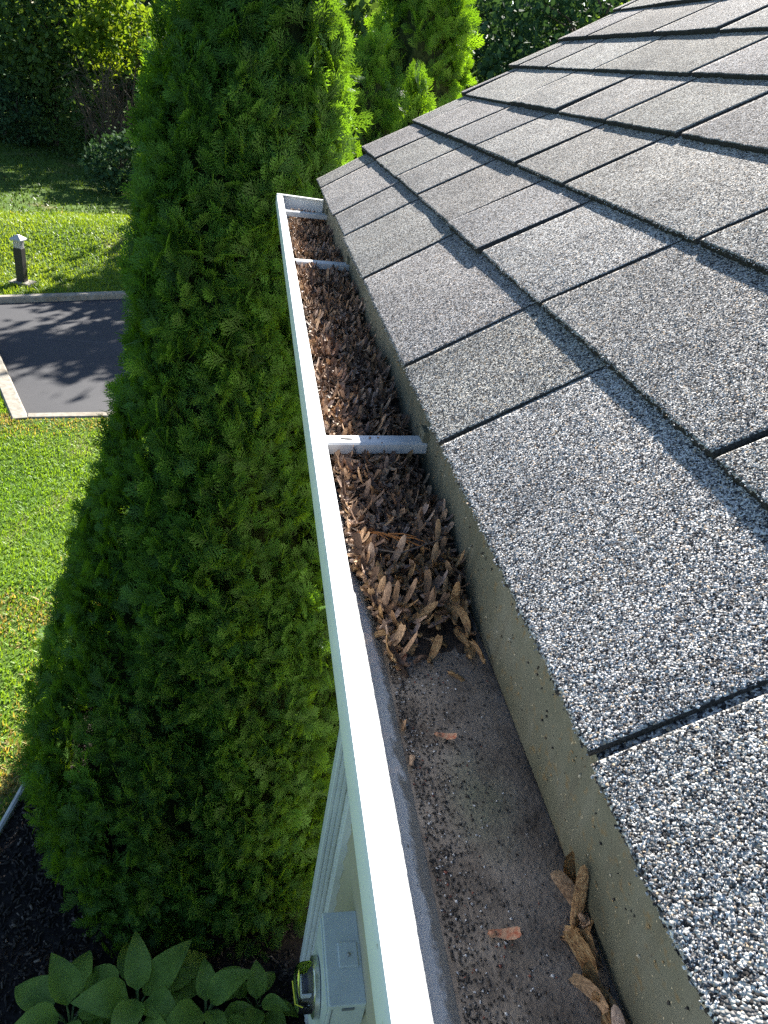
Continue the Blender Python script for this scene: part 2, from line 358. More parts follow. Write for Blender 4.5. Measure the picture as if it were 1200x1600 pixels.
# ------------------------------------------------------------------ house
TH = 0.5709; XS, ZS, EX = -0.0266, 0.055, 0.1814
ct, st_ = math.cos(TH), math.sin(TH)
house = empty('house', (.27, -1.0, GZ)); H = A([.27, -1.0, GZ])
tag(house, 'beige clapboard house under a steep grey shingle roof with white eaves', 'house')
def hb(name, mb, mat, parent=house, smooth=False):
    mb.v = [(x-H[0], y-H[1], z-H[2]) for x, y, z in mb.v]; return mb.build(name, mat, parent, (0, 0, 0), smooth)
RX = 4.2; RZ = ZS+(RX-XS)*math.tan(TH)             # ridge
YN, YF = -3.4, 1.93                                  # house body along the eave
m = MB(); m.box(.285, 2*RX-.285, YN, YF, GZ-.2, -.13); wall = hb('wall', m, MAT['siding'])
gw = MB(); zt = lambda x: ZS-.16+(x-XS)*math.tan(TH)
gw.raw([(.285, y, -.13) for y in (YN, YF)]+[(2*RX-.285, y, -.13) for y in (YN, YF)]+[(RX, y, RZ-.2) for y in (YN, YF)], [(0, 2, 4), (1, 5, 3), (0, 4, 5, 1), (2, 3, 5, 4), (0, 1, 3, 2)])
hb('gable_wall', gw, MAT['siding'])
z = GZ+.12; first = None
while z < -.16:
    b = MB(); e = .118; zz = min(z+e+.02, -.135)
    rings = [[(.284, y, z), (.262, y, z), (.260, y, z+.003), (.276, y, zz), (.284, y, zz)] for y in (YN, YF-.01)]
    b.loft(rings, True, True); hb('clapboard', b, MAT['siding'], wall); z += e
b = MB(); b.box(.236, .285, 1.660, 1.712, GZ+.1, -.14, .003)
for q_ in (1.675, 1.697): b.box(.2325, .237, q_-.004, q_+.004, GZ+.1, -.15)
hb('trim_board', b, MAT['trim'], wall)
b = MB(); b.box(.244, .288, YF-.07, YF+.02, GZ+.1, -.14, .003); hb('corner_board', b, MAT['trim'], wall)
b = MB(); b.box(.012, .034, YN-.25, 2.50, -.135, .018); hb('fascia_board', b, MAT['trim'])
b = MB(); b.box(.034, .30, YN-.25, 2.50, -.135, -.125); hb('soffit', b, MAT['trim'])
# roof deck and shingles
roof = empty('roof', (0, 0, 0), house)
def rp(s, y, n): return (XS+ct*s-st_*n, y, ZS+st_*s+ct*n)
RE = [2.505, 2.60, 2.63, 2.655, 2.71, 2.735, 2.757]
RJ = [[2.317, 1.88, 1.634, 1.28, .852, .638, .246, -.12], [2.28, 1.921, 1.638, 1.332, 1.113, .832, .437, .05], [2.46, 2.10, 1.802, 1.493, 1.235, .799, .42, .0],
      [2.60, 2.11, 1.754, 1.485, 1.20, .78, .40, .04], [2.608, 2.345, 1.991, 1.518, 1.08, .70, .28, -.1], [2.69, 2.486, 2.06, 1.748, 1.3, .85, .5, .1], [2.70, 2.458, 2.05, 1.7, 1.25, .8, .4, 0.]]
SOFF = [0, .1785, .3625, .545, .733, .918, 1.118]    # slope distance of each course's lower edge
NCOURSE = 13
while len(RJ) < NCOURSE:
    y = 2.5-random.random()*.2; j = []
    while y > -.3: j.append(y); y -= random.uniform(.22, .45)
    RJ.append(j); RE.append(2.77+.01*random.random()); SOFF.append(SOFF[-1]+EX)
SOFF.append(SOFF[-1]+EX)
dk = MB(); smax = (RX-XS)/ct
def deckplate(n): return [rp(-.002+.01, YN-.25, n), rp(-.002+.01, 2.49, n), rp(smax, 2.74, n), rp(smax, YN-.25, n)]
dk.loft([deckplate(-.022), deckplate(-.0005)], True, True)
far = [(2*RX-x, y, z_) for x, y, z_ in deckplate(-.02)]; fa2 = [(2*RX-x, y, z_) for x, y, z_ in deckplate(.003)]; dk.loft([far, fa2], True, True)
hb('roof_deck', dk, MAT['deck'], roof)
up = MB(); s0 = SOFF[-1]-.03
up.loft([[rp(s0, YN-.25, 0.), rp(s0, 2.77, 0.), rp(smax, 2.80, 0.), rp(smax, YN-.25, 0.)], [rp(s0, YN-.25, .004), rp(s0, 2.77, .004), rp(smax, 2.80, .004), rp(smax, YN-.25, .004)]], True, True)
up.loft([[rp(0, YN-.25, 0.), rp(0, -.55, 0.), rp(s0, -.55, 0.), rp(s0, YN-.25, 0.)], [rp(0, YN-.25, .006), rp(0, -.55, .006), rp(s0, -.55, .006), rp(s0, YN-.25, .006)]], True, True)
o = hb('roofing_sheet', up, MAT['shingle'], roof)
de = MB(); de.loft([[(XS+.014, y, ZS+.003), (XS+.03, y, ZS+.012), (XS+.03, y, ZS-.006), (XS+.016, y, ZS-.014)] for y in (YN-.25, 2.50)], True, True); hb('drip_edge', de, MAT['asphalt_edge'], roof)
rk = MB(); rk.loft([[rp(.02, 2.46, -.15), rp(.02, 2.485, -.15), rp(.02, 2.485, -.023), rp(.02, 2.46, -.023)], [rp(smax, 2.66, -.15), rp(smax, 2.685, -.15), rp(smax, 2.685, -.023), rp(smax, 2.66, -.023)]], True, True); hb('rake_board', rk, MAT['trim'], roof)
TABS = []
for kc in range(NCOURSE):
    bk = MB(); sa, sb = SOFF[kc]+.004, SOFF[kc+1]+.03; na = .0040 if kc else .0006
    bk.loft([[rp(sa, y_, (.0030 if kc else -.0002)), rp(sa, y_, na), rp(SOFF[kc+1], y_, .0022), rp(sb, y_, .0016), rp(sb, y_, .0)] for y_ in (-.54, RE[kc]-.008)], True, True)
    hb('backing_strip', bk, MAT['shingle'], roof)
for kc in range(NCOURSE):
    bounds = [RE[kc]]+RJ[kc]+[-.55]
    for i in range(len(bounds)-1):
        y1, y0 = bounds[i], bounds[i+1]
        hg_ = .0036 if bounds[i] < 1.1 else .0066
        if i > 0: y1 -= hg_
        if i < len(bounds)-2: y0 += hg_
        top = (.0114 if kc else .0048)+random.choice([0, 0, .0012, .0036])*(1 if kc else .4)+random.uniform(-.0004, .0004)
        s0 = SOFF[kc]+random.uniform(-.002, .002); s1 = SOFF[kc+1]+.03
        near = (y0 < 1.6 and kc < 3); step = .004 if near else .011
        n = max(4, int((y1-y0)/step)); yy = np.linspace(y0, y1, n)
        jag = rng.normal(0, .0008 if near else .0011, n)+.0007*vnoise(yy, yy*0, 14, kc*7+i)
        wav = .0012*vnoise(yy, yy*0, 7, kc*5+i+50)
        bot = .0040 if kc else .0005
        V = []; Fs = []
        for j in range(n):
            V += [rp(s0+jag[j], yy[j], bot+wav[j]*.5), rp(s0+jag[j]*.6, yy[j], top-.0006+wav[j]), rp(s0+.003+jag[j], yy[j], top+wav[j]), rp(SOFF[kc+1], yy[j], .0038), rp(s1, yy[j], .0030)]
        ix = np.arange(n*5).reshape(n, 5)
        for c_ in range(4): Fs.append(np.stack([ix[:-1, c_], ix[:-1, c_+1], ix[1:, c_+1], ix[1:, c_]], 1))
        ends = []
        nv = len(V); lo = SOFF[kc+1]
        V += [rp(s1, y0, -.0002), rp(s1, y1, -.0002), rp(lo, y0, .0002), rp(lo, y1, .0002)]
        e0 = ix[0]; e1 = ix[-1]
        V = A(V)-H
        poly = [A([[e0[0], nv+2, e0[3]]]), A([[e0[0], e0[3], e0[2]]]), A([[e0[0], e0[2], e0[1]]]), A([[e1[0], e1[3], nv+3]]), A([[e1[0], e1[2], e1[3]]]), A([[e1[0], e1[1], e1[2]]])]
        me = np_mesh('shingle', V, [np.concatenate(Fs)]+[np.concatenate(poly)], MAT['shingle']); me.materials.append(MAT['asphalt_edge'])
        mi = np.zeros(len(me.polygons), dtype=np.int32); mi[:n-1] = 1; mi[4*(n-1):] = 1; me.polygons.foreach_set('material_index', mi)
        tf = random.uniform(.86, 1.10); so_ = add('shingle', me, roof); so_.color = (tf, tf*random.uniform(.985, 1.01), tf*random.uniform(.96, 1.02), 1)
        TABS.append((kc, y0, y1, s0, SOFF[kc+1], top, yy, wav, jag, tf))
# loose granules standing proud of the nearest shingles
PYR = A([(1, .1, -.4), (0, 1, -.4), (-1, -.1, -.4), (0, -1, -.4), (.1, 0, .7)], float); PF_ = A([(0, 1, 4), (1, 2, 4), (2, 3, 4), (3, 0, 4)])
OCT = A([(1, 0, 0), (-1, 0, 0), (0, 1, 0), (0, -1, 0), (0, 0, 1), (0, 0, -1)], float)
OF = A([(0, 2, 4), (2, 1, 4), (1, 3, 4), (3, 0, 4), (2, 0, 5), (1, 2, 5), (3, 1, 5), (0, 3, 5)])
PALC = A([(.028, .027, .028), (.09, .088, .089), (.21, .206, .202), (.40, .39, .378), (.60, .59, .575), (.42, .33, .24)]); PALP = [.22, .15, .19, .22, .18, .04]
def scatter_oct(P_, size, cols, name, mat, parent=None, off=None, flat=1.0, kind='stuff', U=None, Vv=None, N=None, SH=None, SF=None):
    SH = OCT if SH is None else SH; SF = OF if SF is None else SF
    n = len(P_); th = rng.uniform(0, 2*PI, n)
    sc = size[:, None]*rng.uniform(.65, 1.35, (n, 3)); loc = SH[None]*sc[:, None, :]*A([1, 1, flat])
    loc = loc+rng.normal(0, .22, loc.shape)*size[:, None, None]
    c, s = np.cos(th)[:, None], np.sin(th)[:, None]
    a = loc[..., 0]*c-loc[..., 1]*s; b = loc[..., 0]*s+loc[..., 1]*c
    if U is None: W_ = np.stack([a, b, loc[..., 2]], -1)
    else: W_ = a[..., None]*U+b[..., None]*Vv+loc[..., 2:3]*N
    Vt = (P_[:, None, :]+W_).reshape(-1, 3)
    if off is not None: Vt = Vt-off
    Ft = (SF[None]+len(SH)*np.arange(n)[:, None, None]).reshape(-1, 3)
    o = add(name, np_mesh(name, Vt, Ft, mat, np.repeat(cols, len(SH), 0), smooth=SF is not OF), parent)
    o['kind'] = kind
    return o
gp = []; gf = []
for (kc, y0, y1, s0, s1, top, yy, wav, jag, tf) in TABS:
    if kc > 2 or y0 > 1.5: continue
    area = (y1-y0)*(s1-s0); n = int(area/(.0014**2)*1.0)
    y = rng.uniform(y0+.0005, y1-.0005, n); f = rng.uniform(0, 1, n)**1.0
    s = s0+.001+(s1-s0)*f
    dist = np.sqrt((y-.0)**2+(s*ct+.2)**2+.1)
    keep = (rng.uniform(0, 1, n) < np.clip(1.6-dist*1.3, 0, 1)) & (y > .02+.1*(s < .12)) & (s < .14+y*.9)
    y, s, f = y[keep], s[keep], f[keep]
    h = top+(0.0038-top)*np.clip((s-s0-.003)/(s1-s0-.003), 0, 1)+np.interp(y, yy, wav)*(1-f)
    gp.append(np.stack([XS+ct*s-st_*h, y, ZS+st_*s+ct*h], 1)); gf.append(np.full(len(y), tf))
    m_ = int((y1-max(y0, 0))/.0015) if y1 > .05 else 0                                        # ragged lower edge
    ye = rng.uniform(max(y0, 0), max(y1, .01), m_); se = s0+np.interp(ye, yy, jag)+rng.normal(0, .0008, m_); he = top-rng.uniform(0, .003, m_)
    gp.append(np.stack([XS+ct*se-st_*he, ye, ZS+st_*se+ct*he], 1)); gf.append(np.full(len(ye), tf))
gp = np.concatenate(gp); ng = len(gp)
ci = rng.choice(6, ng, p=PALP); gcol = PALC[ci]*rng.uniform(.80, 1.2, (ng, 1))*np.concatenate(gf)[:, None]
scatter_oct(gp, rng.uniform(.00062, .00112, ng), gcol, 'granules', MAT['granule'], roof, H, .8, U=A([ct, 0, st_]), Vv=A([0, 1., 0]), N=A([-st_, 0, ct]), SH=PYR, SF=PF_)
print('granules', ng, 'shingles', len(TABS))
# ------------------------------------------------------------------ gutter
gut = empty('gutter', (-.07, 0, -.07)); GO = A([-.07, 0, -.07])
tag(gut, 'white metal roof gutter full of dry brown maple seeds along the eave', 'gutter')
GY0, GY1 = -1.2, 2.50
def gb(name, mb, mat, parent=gut, smooth=False):
    mb.v = [(x-GO[0], y-GO[1], z-GO[2]) for x, y, z in mb.v]; return mb.build(name, mat, parent, (0, 0, 0), smooth)
ysg = np.linspace(GY0, GY1, 60)
def sheet(prof, name, mat, wob=.0):
    m = MB(); rings = []
    for i, y in enumerate(ysg):
        d = wob*float(vnoise(y, 0, 1.7, 3)); rings.append([(x+d, y, z) for x, z in prof])
    m.loft(rings, True, True); return gb(name, m, mat, smooth=True)
sheet([(0.010, .030), (.010, -.072), (.0085, -.072), (.0015, -.066), (0., -.058), (0., .030)], 'back_panel', MAT['gutter_back'])
sheet([(.0082, -.0735), (-.0955, -.0735), (-.0955, -.0710), (.0015, -.0710)], 'floor_panel', MAT['sediment'])
sheet([(-.1300, -.011), (-.1283, -.012), (-.1262, -.028), (-.1205, -.042), (-.111, -.055), (-.101, -.065), (-.0945, -.0705), (-.0945, -.075), (-.104, -.069), (-.114, -.058), (-.1235, -.045), (-.1300, -.032)], 'front_panel', MAT['gutter_inner'])
sheet([(-.150, -.003), (-.1485, 0.), (-.1325, 0.), (-.1305, -.0015), (-.1300, -.0105), (-.1310, -.0105), (-.1320, -.003), (-.1475, -.0025), (-.1485, -.006), (-.1485, -.024), (-.1305, -.040), (-.1305, -.0425), (-.1503, -.026)], 'rolled_lip', MAT['gutter_white'], .0007)
m = MB(); m.loft([[(-.149, y, .001), (-.148, y, -.022), (-.125, y, -.043), (-.088, y, -.0745), (.0095, y, -.0745), (.0095, y, .0)] for y in (2.4985, 2.5005)], True, True)
m.box(-.149, .009, 2.485, 2.502, .0005, .0025); gb('end_cap', m, MAT['gutter_white'])
def hanger(y, skew):
    hg = empty('hanger_strap', (-.065-GO[0], y-GO[1], -.014-GO[2]), gut); w_ = .0125; tk = .0016
    m = MB(); sh = lambda x: skew*(x+.065)
    rings = []
    for x in (-.1305, -.126, -.12, -.03, -.004, .0085):
        dz = .0 if x > -.128 else .002
        up_ = 0.
        yy = sh(x)
        rings.append([(x+.065, yy-w_, -.012+dz+up_), (x+.065, yy-w_, dz+up_), (x+.065, yy-w_+.003, dz+.0018+up_), (x+.065, yy+w_-.003, dz+.0018+up_), (x+.065, yy+w_, dz+up_), (x+.065, yy+w_, -.010+dz+up_), (x+.065, yy+w_-tk, -.010+dz+up_), (x+.065, yy+w_-tk, -.0002+dz+up_), (x+.065, yy-w_+tk, -.0002+dz+up_), (x+.065, yy-w_+tk, -.012+dz+up_)])
    m.loft(rings, True, True); m.build('strap', MAT['hanger'], hg)
    s = MB(); s.lathe([(.0001, .0), (.006, .0), (.006, .0006), (.0001, .0006)], 'z', (-.037, sh(-.1), .0019), 14); s.v = [((x+.037)*1.25-.037, (y_-sh(-.1))*.32+sh(-.1), z_) for x, y_, z_ in s.v]; s.build('slot', MAT['dark_hole'], hg)
    s = MB(); s.lathe([(.003, -.02), (.003, .0), (.0062, .001), (.0055, .006), (.002, .008)], 'x', (.0, 0, 0), 8); s.v = [(-x+.066, y_+sh(0)+.001, z_+.006) for x, y_, z_ in s.v]; s.build('screw', MAT['screw'], hg)
    b = MB(); b.box(.058, .0735, sh(0)-.011, sh(0)+.011, -.014, .016, .001); b.build('back_clip', MAT['gutter_back'], hg)
    return hg
hanger(.785, .16); hanger(1.695, .19); hanger(2.315, .2)
# ---------------------------------------------------------------- maple seeds and grit in the gutter
def seed_geo(curl, fat, bend):
    V = []; F = []
    prof = [(0., .0035, -.0035), (.12, .0045, -.0042), (.25, .0036, -.0040), (.42, .0036, -.0056), (.6, .0036, -.0078), (.78, .0030, -.0088), (.93, .0022, -.0084), (1., .0002, -.0064)]
    Ls = .030
    for u, a, b in prof:
        a *= fat; b *= fat
        for t in (0., .5, 1.):
            x = u*Ls; y = a+(b-a)*t; zc = curl*(u-.3)**2*Ls*1.2+bend*(t-.5)**2*.012*(u > .2)
            V.append((x, y, zc))
    n = len(prof)
    for i in range(n-1):
        for j in range(2): a = i*3+j; F.append((a, a+1, a+4, a+3))
    o = len(V); m = 6                                        # the nut
    V += [(-.001, 0, .0)]
    for xx, r in ((.0015, .0026), (.0045, .0033), (.0075, .0022)):
        for k_ in range(m): V.append((xx, r*fat*math.cos(2*PI*k_/m), .75*r*math.sin(2*PI*k_/m)+curl*.002))
    V.append((.0095, 0, .0))
    for k_ in range(m):
        F.append((o, o+1+(k_+1) % m, o+1+k_)); F.append((o+1+2*m+k_, o+1+2*m+(k_+1) % m, o+1+3*m))
        for r_ in range(2): F.append((o+1+r_*m+k_, o+1+r_*m+(k_+1) % m, o+1+(r_+1)*m+(k_+1) % m, o+1+(r_+1)*m+k_))
    return A(V), F
SEEDS = [seed_geo(c, f, b) for c, f, b in ((.5, 1, .6), (-.6, .85, -.9), (1.3, .9, .8), (-1.4, .75, 1.3), (.9, .6, 2.0), (2.0, .8, -1.2), (.2, 1.1, .2))]
SEED_ME = []
for V, F in SEEDS:
    me = bpy.data.meshes.new('maple_seed'); me.from_pydata([tuple(p) for p in V], [], F); me.update(); me.polygons.foreach_set('use_smooth', np.ones(len(F), dtype=bool)); me.materials.append(MAT['seed']); SEED_ME.append(me)
tan_me = []
for me in SEED_ME:
    c = me.copy(); c.materials.clear(); c.materials.append(MAT['seed_tan']); tan_me.append(c)
def pile_z(x, y):
    """top of the litter"""
    up_ = np.clip((y-.44-.25*(x+.065))/.16, 0, 1)
    h = -.071+up_*(.026+.008*vnoise(x, y, 22, 4)+.012*vnoise(x, y, 6, 5))+np.clip((y-.62)/.6, 0, 1)*.010
    h = h-.016*np.exp(-((y-2.02)/.09)**2)-.012*np.clip((y-2.15)/.1, 0, 1)
    return np.minimum(h, -.020)
# litter body
gx = np.linspace(-.127, -.001, 22); gy = np.linspace(.40, 2.497, 190); LX, LY = np.meshgrid(gx, gy)
LZ = pile_z(LX, LY)-.004+rng.normal(0, .0012, LX.shape); 
xmin = np.interp(LZ, [-.0705, -.062, -.050, -.040, -.030], [-.0875, -.095, -.104, -.118, -.1265]); 
LXX = np.maximum(LX, xmin)
ix = np.arange(LX.size).reshape(LX.shape); LF = np.stack([ix[:-1, :-1].ravel(), ix[:-1, 1:].ravel(), ix[1:, 1:].ravel(), ix[1:, :-1].ravel()], 1)
ls = add('gutter_soil', np_mesh('gutter_soil', np.stack([LXX.ravel(), LY.ravel(), LZ.ravel()], 1), LF, MAT['litter_soil'], smooth=True)); tag(ls, 'dark rotted soil packed under the seeds in the gutter', 'soil', kind='stuff')
def rot_mats(n, tilt):
    az = rng.uniform(0, 2*PI, n); tl = rng.normal(0, tilt, n); ta = rng.normal(0, tilt, n)
    ca, sa = np.cos(az), np.sin(az); R_ = np.zeros((n, 3, 3))
    for i in range(n):
        R_[i] = np.array(Matrix.Rotation(az[i], 3, 'Z') @ Matrix.Rotation(tl[i], 3, 'Y') @ Matrix.Rotation(ta[i], 3, 'X'))
    return R_
N_SEED = 6800
yv = rng.uniform(.43, 2.48, N_SEED); xv = rng.uniform(-.128, -.004, N_SEED)
zv = pile_z(xv, yv); dens = np.clip((zv+.0705)/.016, 0, 1)*(1-.8*np.exp(-((yv-2.02)/.07)**2)); ok = rng.uniform(0, 1, N_SEED) < dens
xlim = np.interp(zv, [-.0705, -.062, -.050, -.040, -.030], [-.080, -.090, -.100, -.113, -.122]); xv = np.clip(xv, xlim, -.008)
xv, yv, zv = xv[ok], yv[ok], zv[ok]
order = np.argsort(yv); xv, yv, zv = xv[order], yv[order], zv[order]
n = len(xv); RM = rot_mats(n, .17); zv = zv+rng.uniform(-.001, .006, n)
szs = rng.uniform(.36, .66, n)
NIND = 290
szs[:NIND] = rng.uniform(.48, .84, NIND)
GRP = 'maple seeds matted in the gutter'
def place_seed(i, me, x, y, z, R_, s, label, group=None):
    o = bpy.data.objects.new('maple_seed', me); COL.objects.link(o)
    mw = Matrix(R_.tolist()).to_4x4(); mw = Matrix.Translation((x, y, z)) @ mw @ Matrix.Diagonal((s, s, s, 1)) @ Matrix.Translation((-.014, 0, 0))
    o.matrix_world = mw; tag(o, label, 'seed', group); return o
for i in range(NIND):
    place_seed(i, (tan_me if (xv[i] > -.07 and i % 5 < 2) or i % 11 == 0 else SEED_ME)[i % 7], xv[i], yv[i], zv[i], RM[i], szs[i], 'dry brown winged maple seed in the matted near end of the gutter litter', GRP)
Vs = []; Fs3 = []; Fs4 = []; Cs = []; off = 0
for i in range(NIND, n):
    V, F = SEEDS[i % 7]
    if yv[i] > .85: V = V[:24]; F = F[:14]
    W_ = (V-A([.014, 0, 0]))*szs[i] @ RM[i].T + A([xv[i], yv[i], zv[i]])
    Vs.append(W_); Cs.append(np.full((len(V), 3), rng.uniform(0, 1)**1.25))
    Fs3 += [tuple(q_+off for q_ in f) for f in F if len(f) == 3]; Fs4 += [tuple(q_+off for q_ in f) for f in F if len(f) == 4]; off += len(V)
lm = add('seed_litter', np_mesh('seed_litter', np.concatenate(Vs), [A(Fs3), A(Fs4)], MAT['seed_mass'], np.concatenate(Cs), True)); tag(lm, 'grey brown mass of dry maple seeds filling the far gutter', 'litter', kind='stuff')
# single seeds lying on the bare gutter floor
red_me = SEED_ME[0].copy(); red_me.materials.clear(); red_me.materials.append(MAT['seed_red'])
def lone(x, y, az, mi, s, label, me=None, z=-.0695, tx=0., ty=0.):
    R_ = np.array(Matrix.Rotation(az, 3, 'Z') @ Matrix.Rotation(ty, 3, 'Y') @ Matrix.Rotation(tx, 3, 'X')); return place_seed(0, me or tan_me[mi], x, y, z+.002, R_, s*.78, label)
lone(-.058, .2195, -.05, 0, .80, 'reddish tan maple seed lying alone on the bare near gutter floor', red_me)
lone(-.060, .372, -.30, 6, .72, 'reddish maple seed with ribbed wing alone mid floor of gutter', red_me)
lone(-.031, .440, -.35, 1, .92, 'curled tan maple seed lying below the back wall ahead of the litter')
lone(-.052, .462, 1.1, 2, .9, 'brown maple seed curled on the soil before the litter edge')
lone(-.083, .452, 1.25, 0, .75, 'pinkish maple seed by the front wall before the litter edge', red_me)
lone(-.095, .452, 2.2, 4, .95, 'folded pale maple seed leaning on the gutter front wall', z=-.060, tx=.6)
lone(-.092, .385, 1.5, 3, .75, 'dark curled maple seed low against the gutter front wall', SEED_ME[3], z=-.066)
lone(-.091, .350, 1.4, 1, .6, 'second curled seed against the front wall, nearer the camera', SEED_ME[1], z=-.067)
lone(-.012, .487, 1.25, 2, 1.0, 'tan maple seed standing against the back wall by the litter edge', z=-.060, tx=-.9)
lone(-.006, .455, 1.45, 4, .9, 'narrow rusty maple seed wedged under the back wall', z=-.062, tx=-1.1)
lone(-.026, .515, 1.0, 5, 1.05, 'orange tan maple seed on the right tip of the litter', z=-.058, ty=-.3)
lone(-.040, .520, .1, 6, 1.05, 'broad orange tan maple seed flat on the litter edge', z=-.060)
lone(-.070, .498, .2, 0, 1.0, 'broad brown maple seed in front of the litter heap', z=-.066)
words = ['rearmost', 'second', 'third', 'fourth', 'fifth', 'sixth', 'seventh', 'eighth', 'ninth', 'tenth', 'eleventh', 'twelfth', 'thirteenth', 'nearest']
rw = random.Random(5)
for i in range(14):
    y = .240-.0072*i+rw.uniform(-.002, .002); x = -.0095+rw.uniform(-.004, .004)-.0012*(i > 6)
    lone(x, y, 1.62+rw.uniform(-.55, .75), (2, 0, 5, 1, 3, 6, 2)[i % 7], 1.0+.35*rw.random(), f'{words[i]} brown maple seed in the row wedged along the gutter back wall', me=(SEED_ME[(2, 5, 3)[i % 3]] if i % 4 == 1 else None), z=-.0655+.003*rw.random(), tx=-.7+rw.uniform(-.5, .6), ty=rw.uniform(-.3, .15))
# twig, straw
tw = empty('cedar_twig', (-.072, .60, -.036)); tag(tw, 'orange dry cedar twig lying across the maple seeds', 'twig')
m = MB(); m.tube([(-.034, .004, .004), (-.015, .002, .007), (.01, -.006, .006), (.036, -.020, .003)], [.0009, .0012, .0012, .0006], 5); m.build('stem', MAT['twig_orange'], tw)
for (a, b) in (((-.012, .001, .007), (.012, -.014, .004)), ((-.004, 0, .007), (.024, -.006, .009)), ((.0, -.003, .007), (.018, -.018, .005)), ((-.022, .003, .006), (-.004, -.008, .005)), ((.008, -.005, .007), (.032, -.013, .008))):
    m = MB(); m.tube([a, tuple((p+q_)/2+.001 for p, q_ in zip(a, b)), b], [.0009, .0008, .0004], 5); m.build('branchlet', MAT['twig_orange'], tw)
for (a, b, c, lab) in (((-.118, .585, -.034), (-.07, .562, -.026), (-.012, .60, -.030), 'thin grey stalk bridging the gutter litter'), ((-.055, .485, -.066), (-.05, .478, -.062), (-.045, .462, -.068), 'pale straw bit on the soil before the litter edge'), ((-.112, .62, -.036), (-.095, .595, -.03), (-.083, .575, -.034), 'short brown stick by the front wall in the litter')):
    m = MB(); m.tube([a, b, c], [.0008, .0009, .0005], 5); tag(m.build('stalk', MAT['twig_grey']), lab, 'stalk')
# grit washed off the shingles
n = 4200; y = rng.uniform(.05, .56, n); t = rng.exponential(.017, n); x = -.092+t*(1+.6*rng.uniform(0, 1, n)); keep = x < -.004; x, y = x[keep], y[keep]; n = len(x)
cl = A([(.03, .028, .027), (.07, .062, .055), (.16, .15, .14), (.45, .46, .48), (.20, .07, .05)])[rng.choice(5, n, p=[.40, .30, .18, .09, .03])]
g = scatter_oct(np.stack([x, y, np.full(n, -.0708)+.0004], 1), rng.uniform(.0004, .0012, n), cl, 'grit', MAT['grit'], None, None, .7)
tag(g, 'dark and white roof grit washed along the gutter floor', 'grit')
n = 420; y = rng.uniform(.05, 2.4, n); z_ = rng.uniform(-.055, .02, n)*rng.uniform(.4, 1, n); cl = A([(.03, .025, .02), (.3, .2, .09), (.4, .36, .26)])[rng.integers(0, 3, n)]
g = scatter_oct(np.stack([np.full(n, -.0004), y, z_], 1), rng.uniform(.0005, .0016, n), cl, 'wall_specks', MAT['grit'], None, None, 1.0); tag(g, 'tiny brown crumbs stuck to the gutter back wall', 'crumbs')
# ------------------------------------------------------------------ downspout and meter on the wall
ds = empty('downspout', (.215, 1.86, GZ+.22)); DO = A([.215, 1.86, GZ+.22]); tag(ds, 'ribbed white downspout standing off the beige wall above the meter', 'downspout')
def dsb(name, mb, mat, parent=ds, smooth=False):
    mb.v = [(x-DO[0], y-DO[1], z-DO[2]) for x, y, z in mb.v]; return mb.build(name, mat, parent, (0, 0, 0), smooth)
def corr(x0, x1, y0, y1):
    r = []; nn = 3
    for i in range(nn):                                    # ribbed broad face toward -y (camera)
        a = x0+(x1-x0)*(i+.12)/nn; b = x0+(x1-x0)*(i+.62)/nn; c = x0+(x1-x0)*(i+.88)/nn
        r += [(a, y0), (b, y0), (b+.0015, y0+.006), (c, y0+.006)]
    r = [(x0, y0+.004)]+r+[(x1, y0+.004), (x1, y1)]
    for i in range(nn): r += [(x1-(x1-x0)*(i+.3)/nn, y1), (x1-(x1-x0)*(i+.36)/nn, y1-.004), (x1-(x1-x0)*(i+.7)/nn, y1-.004), (x1-(x1-x0)*(i+.76)/nn, y1)]
    return r+[(x0, y1)]
pr = corr(.200, .262, 1.805, 1.862)
m = MB(); m.loft([[(x, y, z) for x, y in pr] for z in (GZ+.30, -2.0, -.30)], True, True); dsb('pipe', m, MAT['spout'])
m = MB(); m.loft([[(x, y, -.30) for x, y in pr], [(x-.06, y, -.235) for x, y in pr], [(x-.24, y, -.15) for x, y in pr], [(x-.275, y, -.076) for x, y in pr]], True, True); dsb('elbow', m, MAT['spout'])
m = MB(); m.box(.197, .268, 1.801, 1.866, -1.72, -1.685); dsb('strap', m, MAT['spout'])
mt = empty('electric_meter', (.2, 1.24, -2.62)); MO = A([.2, 1.24, -2.62]); tag(mt, 'grey electric meter box with a glass meter on the wall', 'electric meter')
def mtb(name, mb, mat, parent=mt, smooth=False):
    mb.v = [(x-MO[0], y-MO[1], z-MO[2]) for x, y, z in mb.v]; return mb.build(name, mat, parent, (0, 0, 0), smooth)
m = MB(); m.box(.1415, .263, 1.092, 1.392, -2.66, -2.142, .004); body = mtb('enclosure', m, MAT['meter_grey'])
m = MB(); m.box(.185, .250, 1.205, 1.285, -2.144, -2.137, .003); hp = mtb('hub_plate', m, MAT['meter_grey'], mt)
m = MB(); m.lathe([(.0065, 0), (.0065, .004), (.004, .007), (.001, .0075)], 'z', (.219, 1.243, -2.1372), 10); mtb('plate_screw', m, MAT['screw'], hp)
m = MB(); m.box(.136, .1418, 1.10, 1.384, -2.65, -2.16, .002); mtb('front_cover', m, MAT['meter_grey'])
m = MB(); m.box(.185, .225, 1.0895, 1.0918, -2.172, -2.158); mtb('rating_label', m, MAT['sticker'])
m = MB(); m.box(.152, .154, 1.0895, 1.0918, -2.6, -2.16); mtb('cover_seam', m, MAT['sticker'])
MC = (.136, 1.242, -2.33)
m = MB(); m.lathe([(.088, .0), (.094, -.004), (.094, -.020), (.086, -.024), (.080, -.024)], 'x', MC, 32); mtb('meter_ring', m, MAT['steel'], smooth=True)
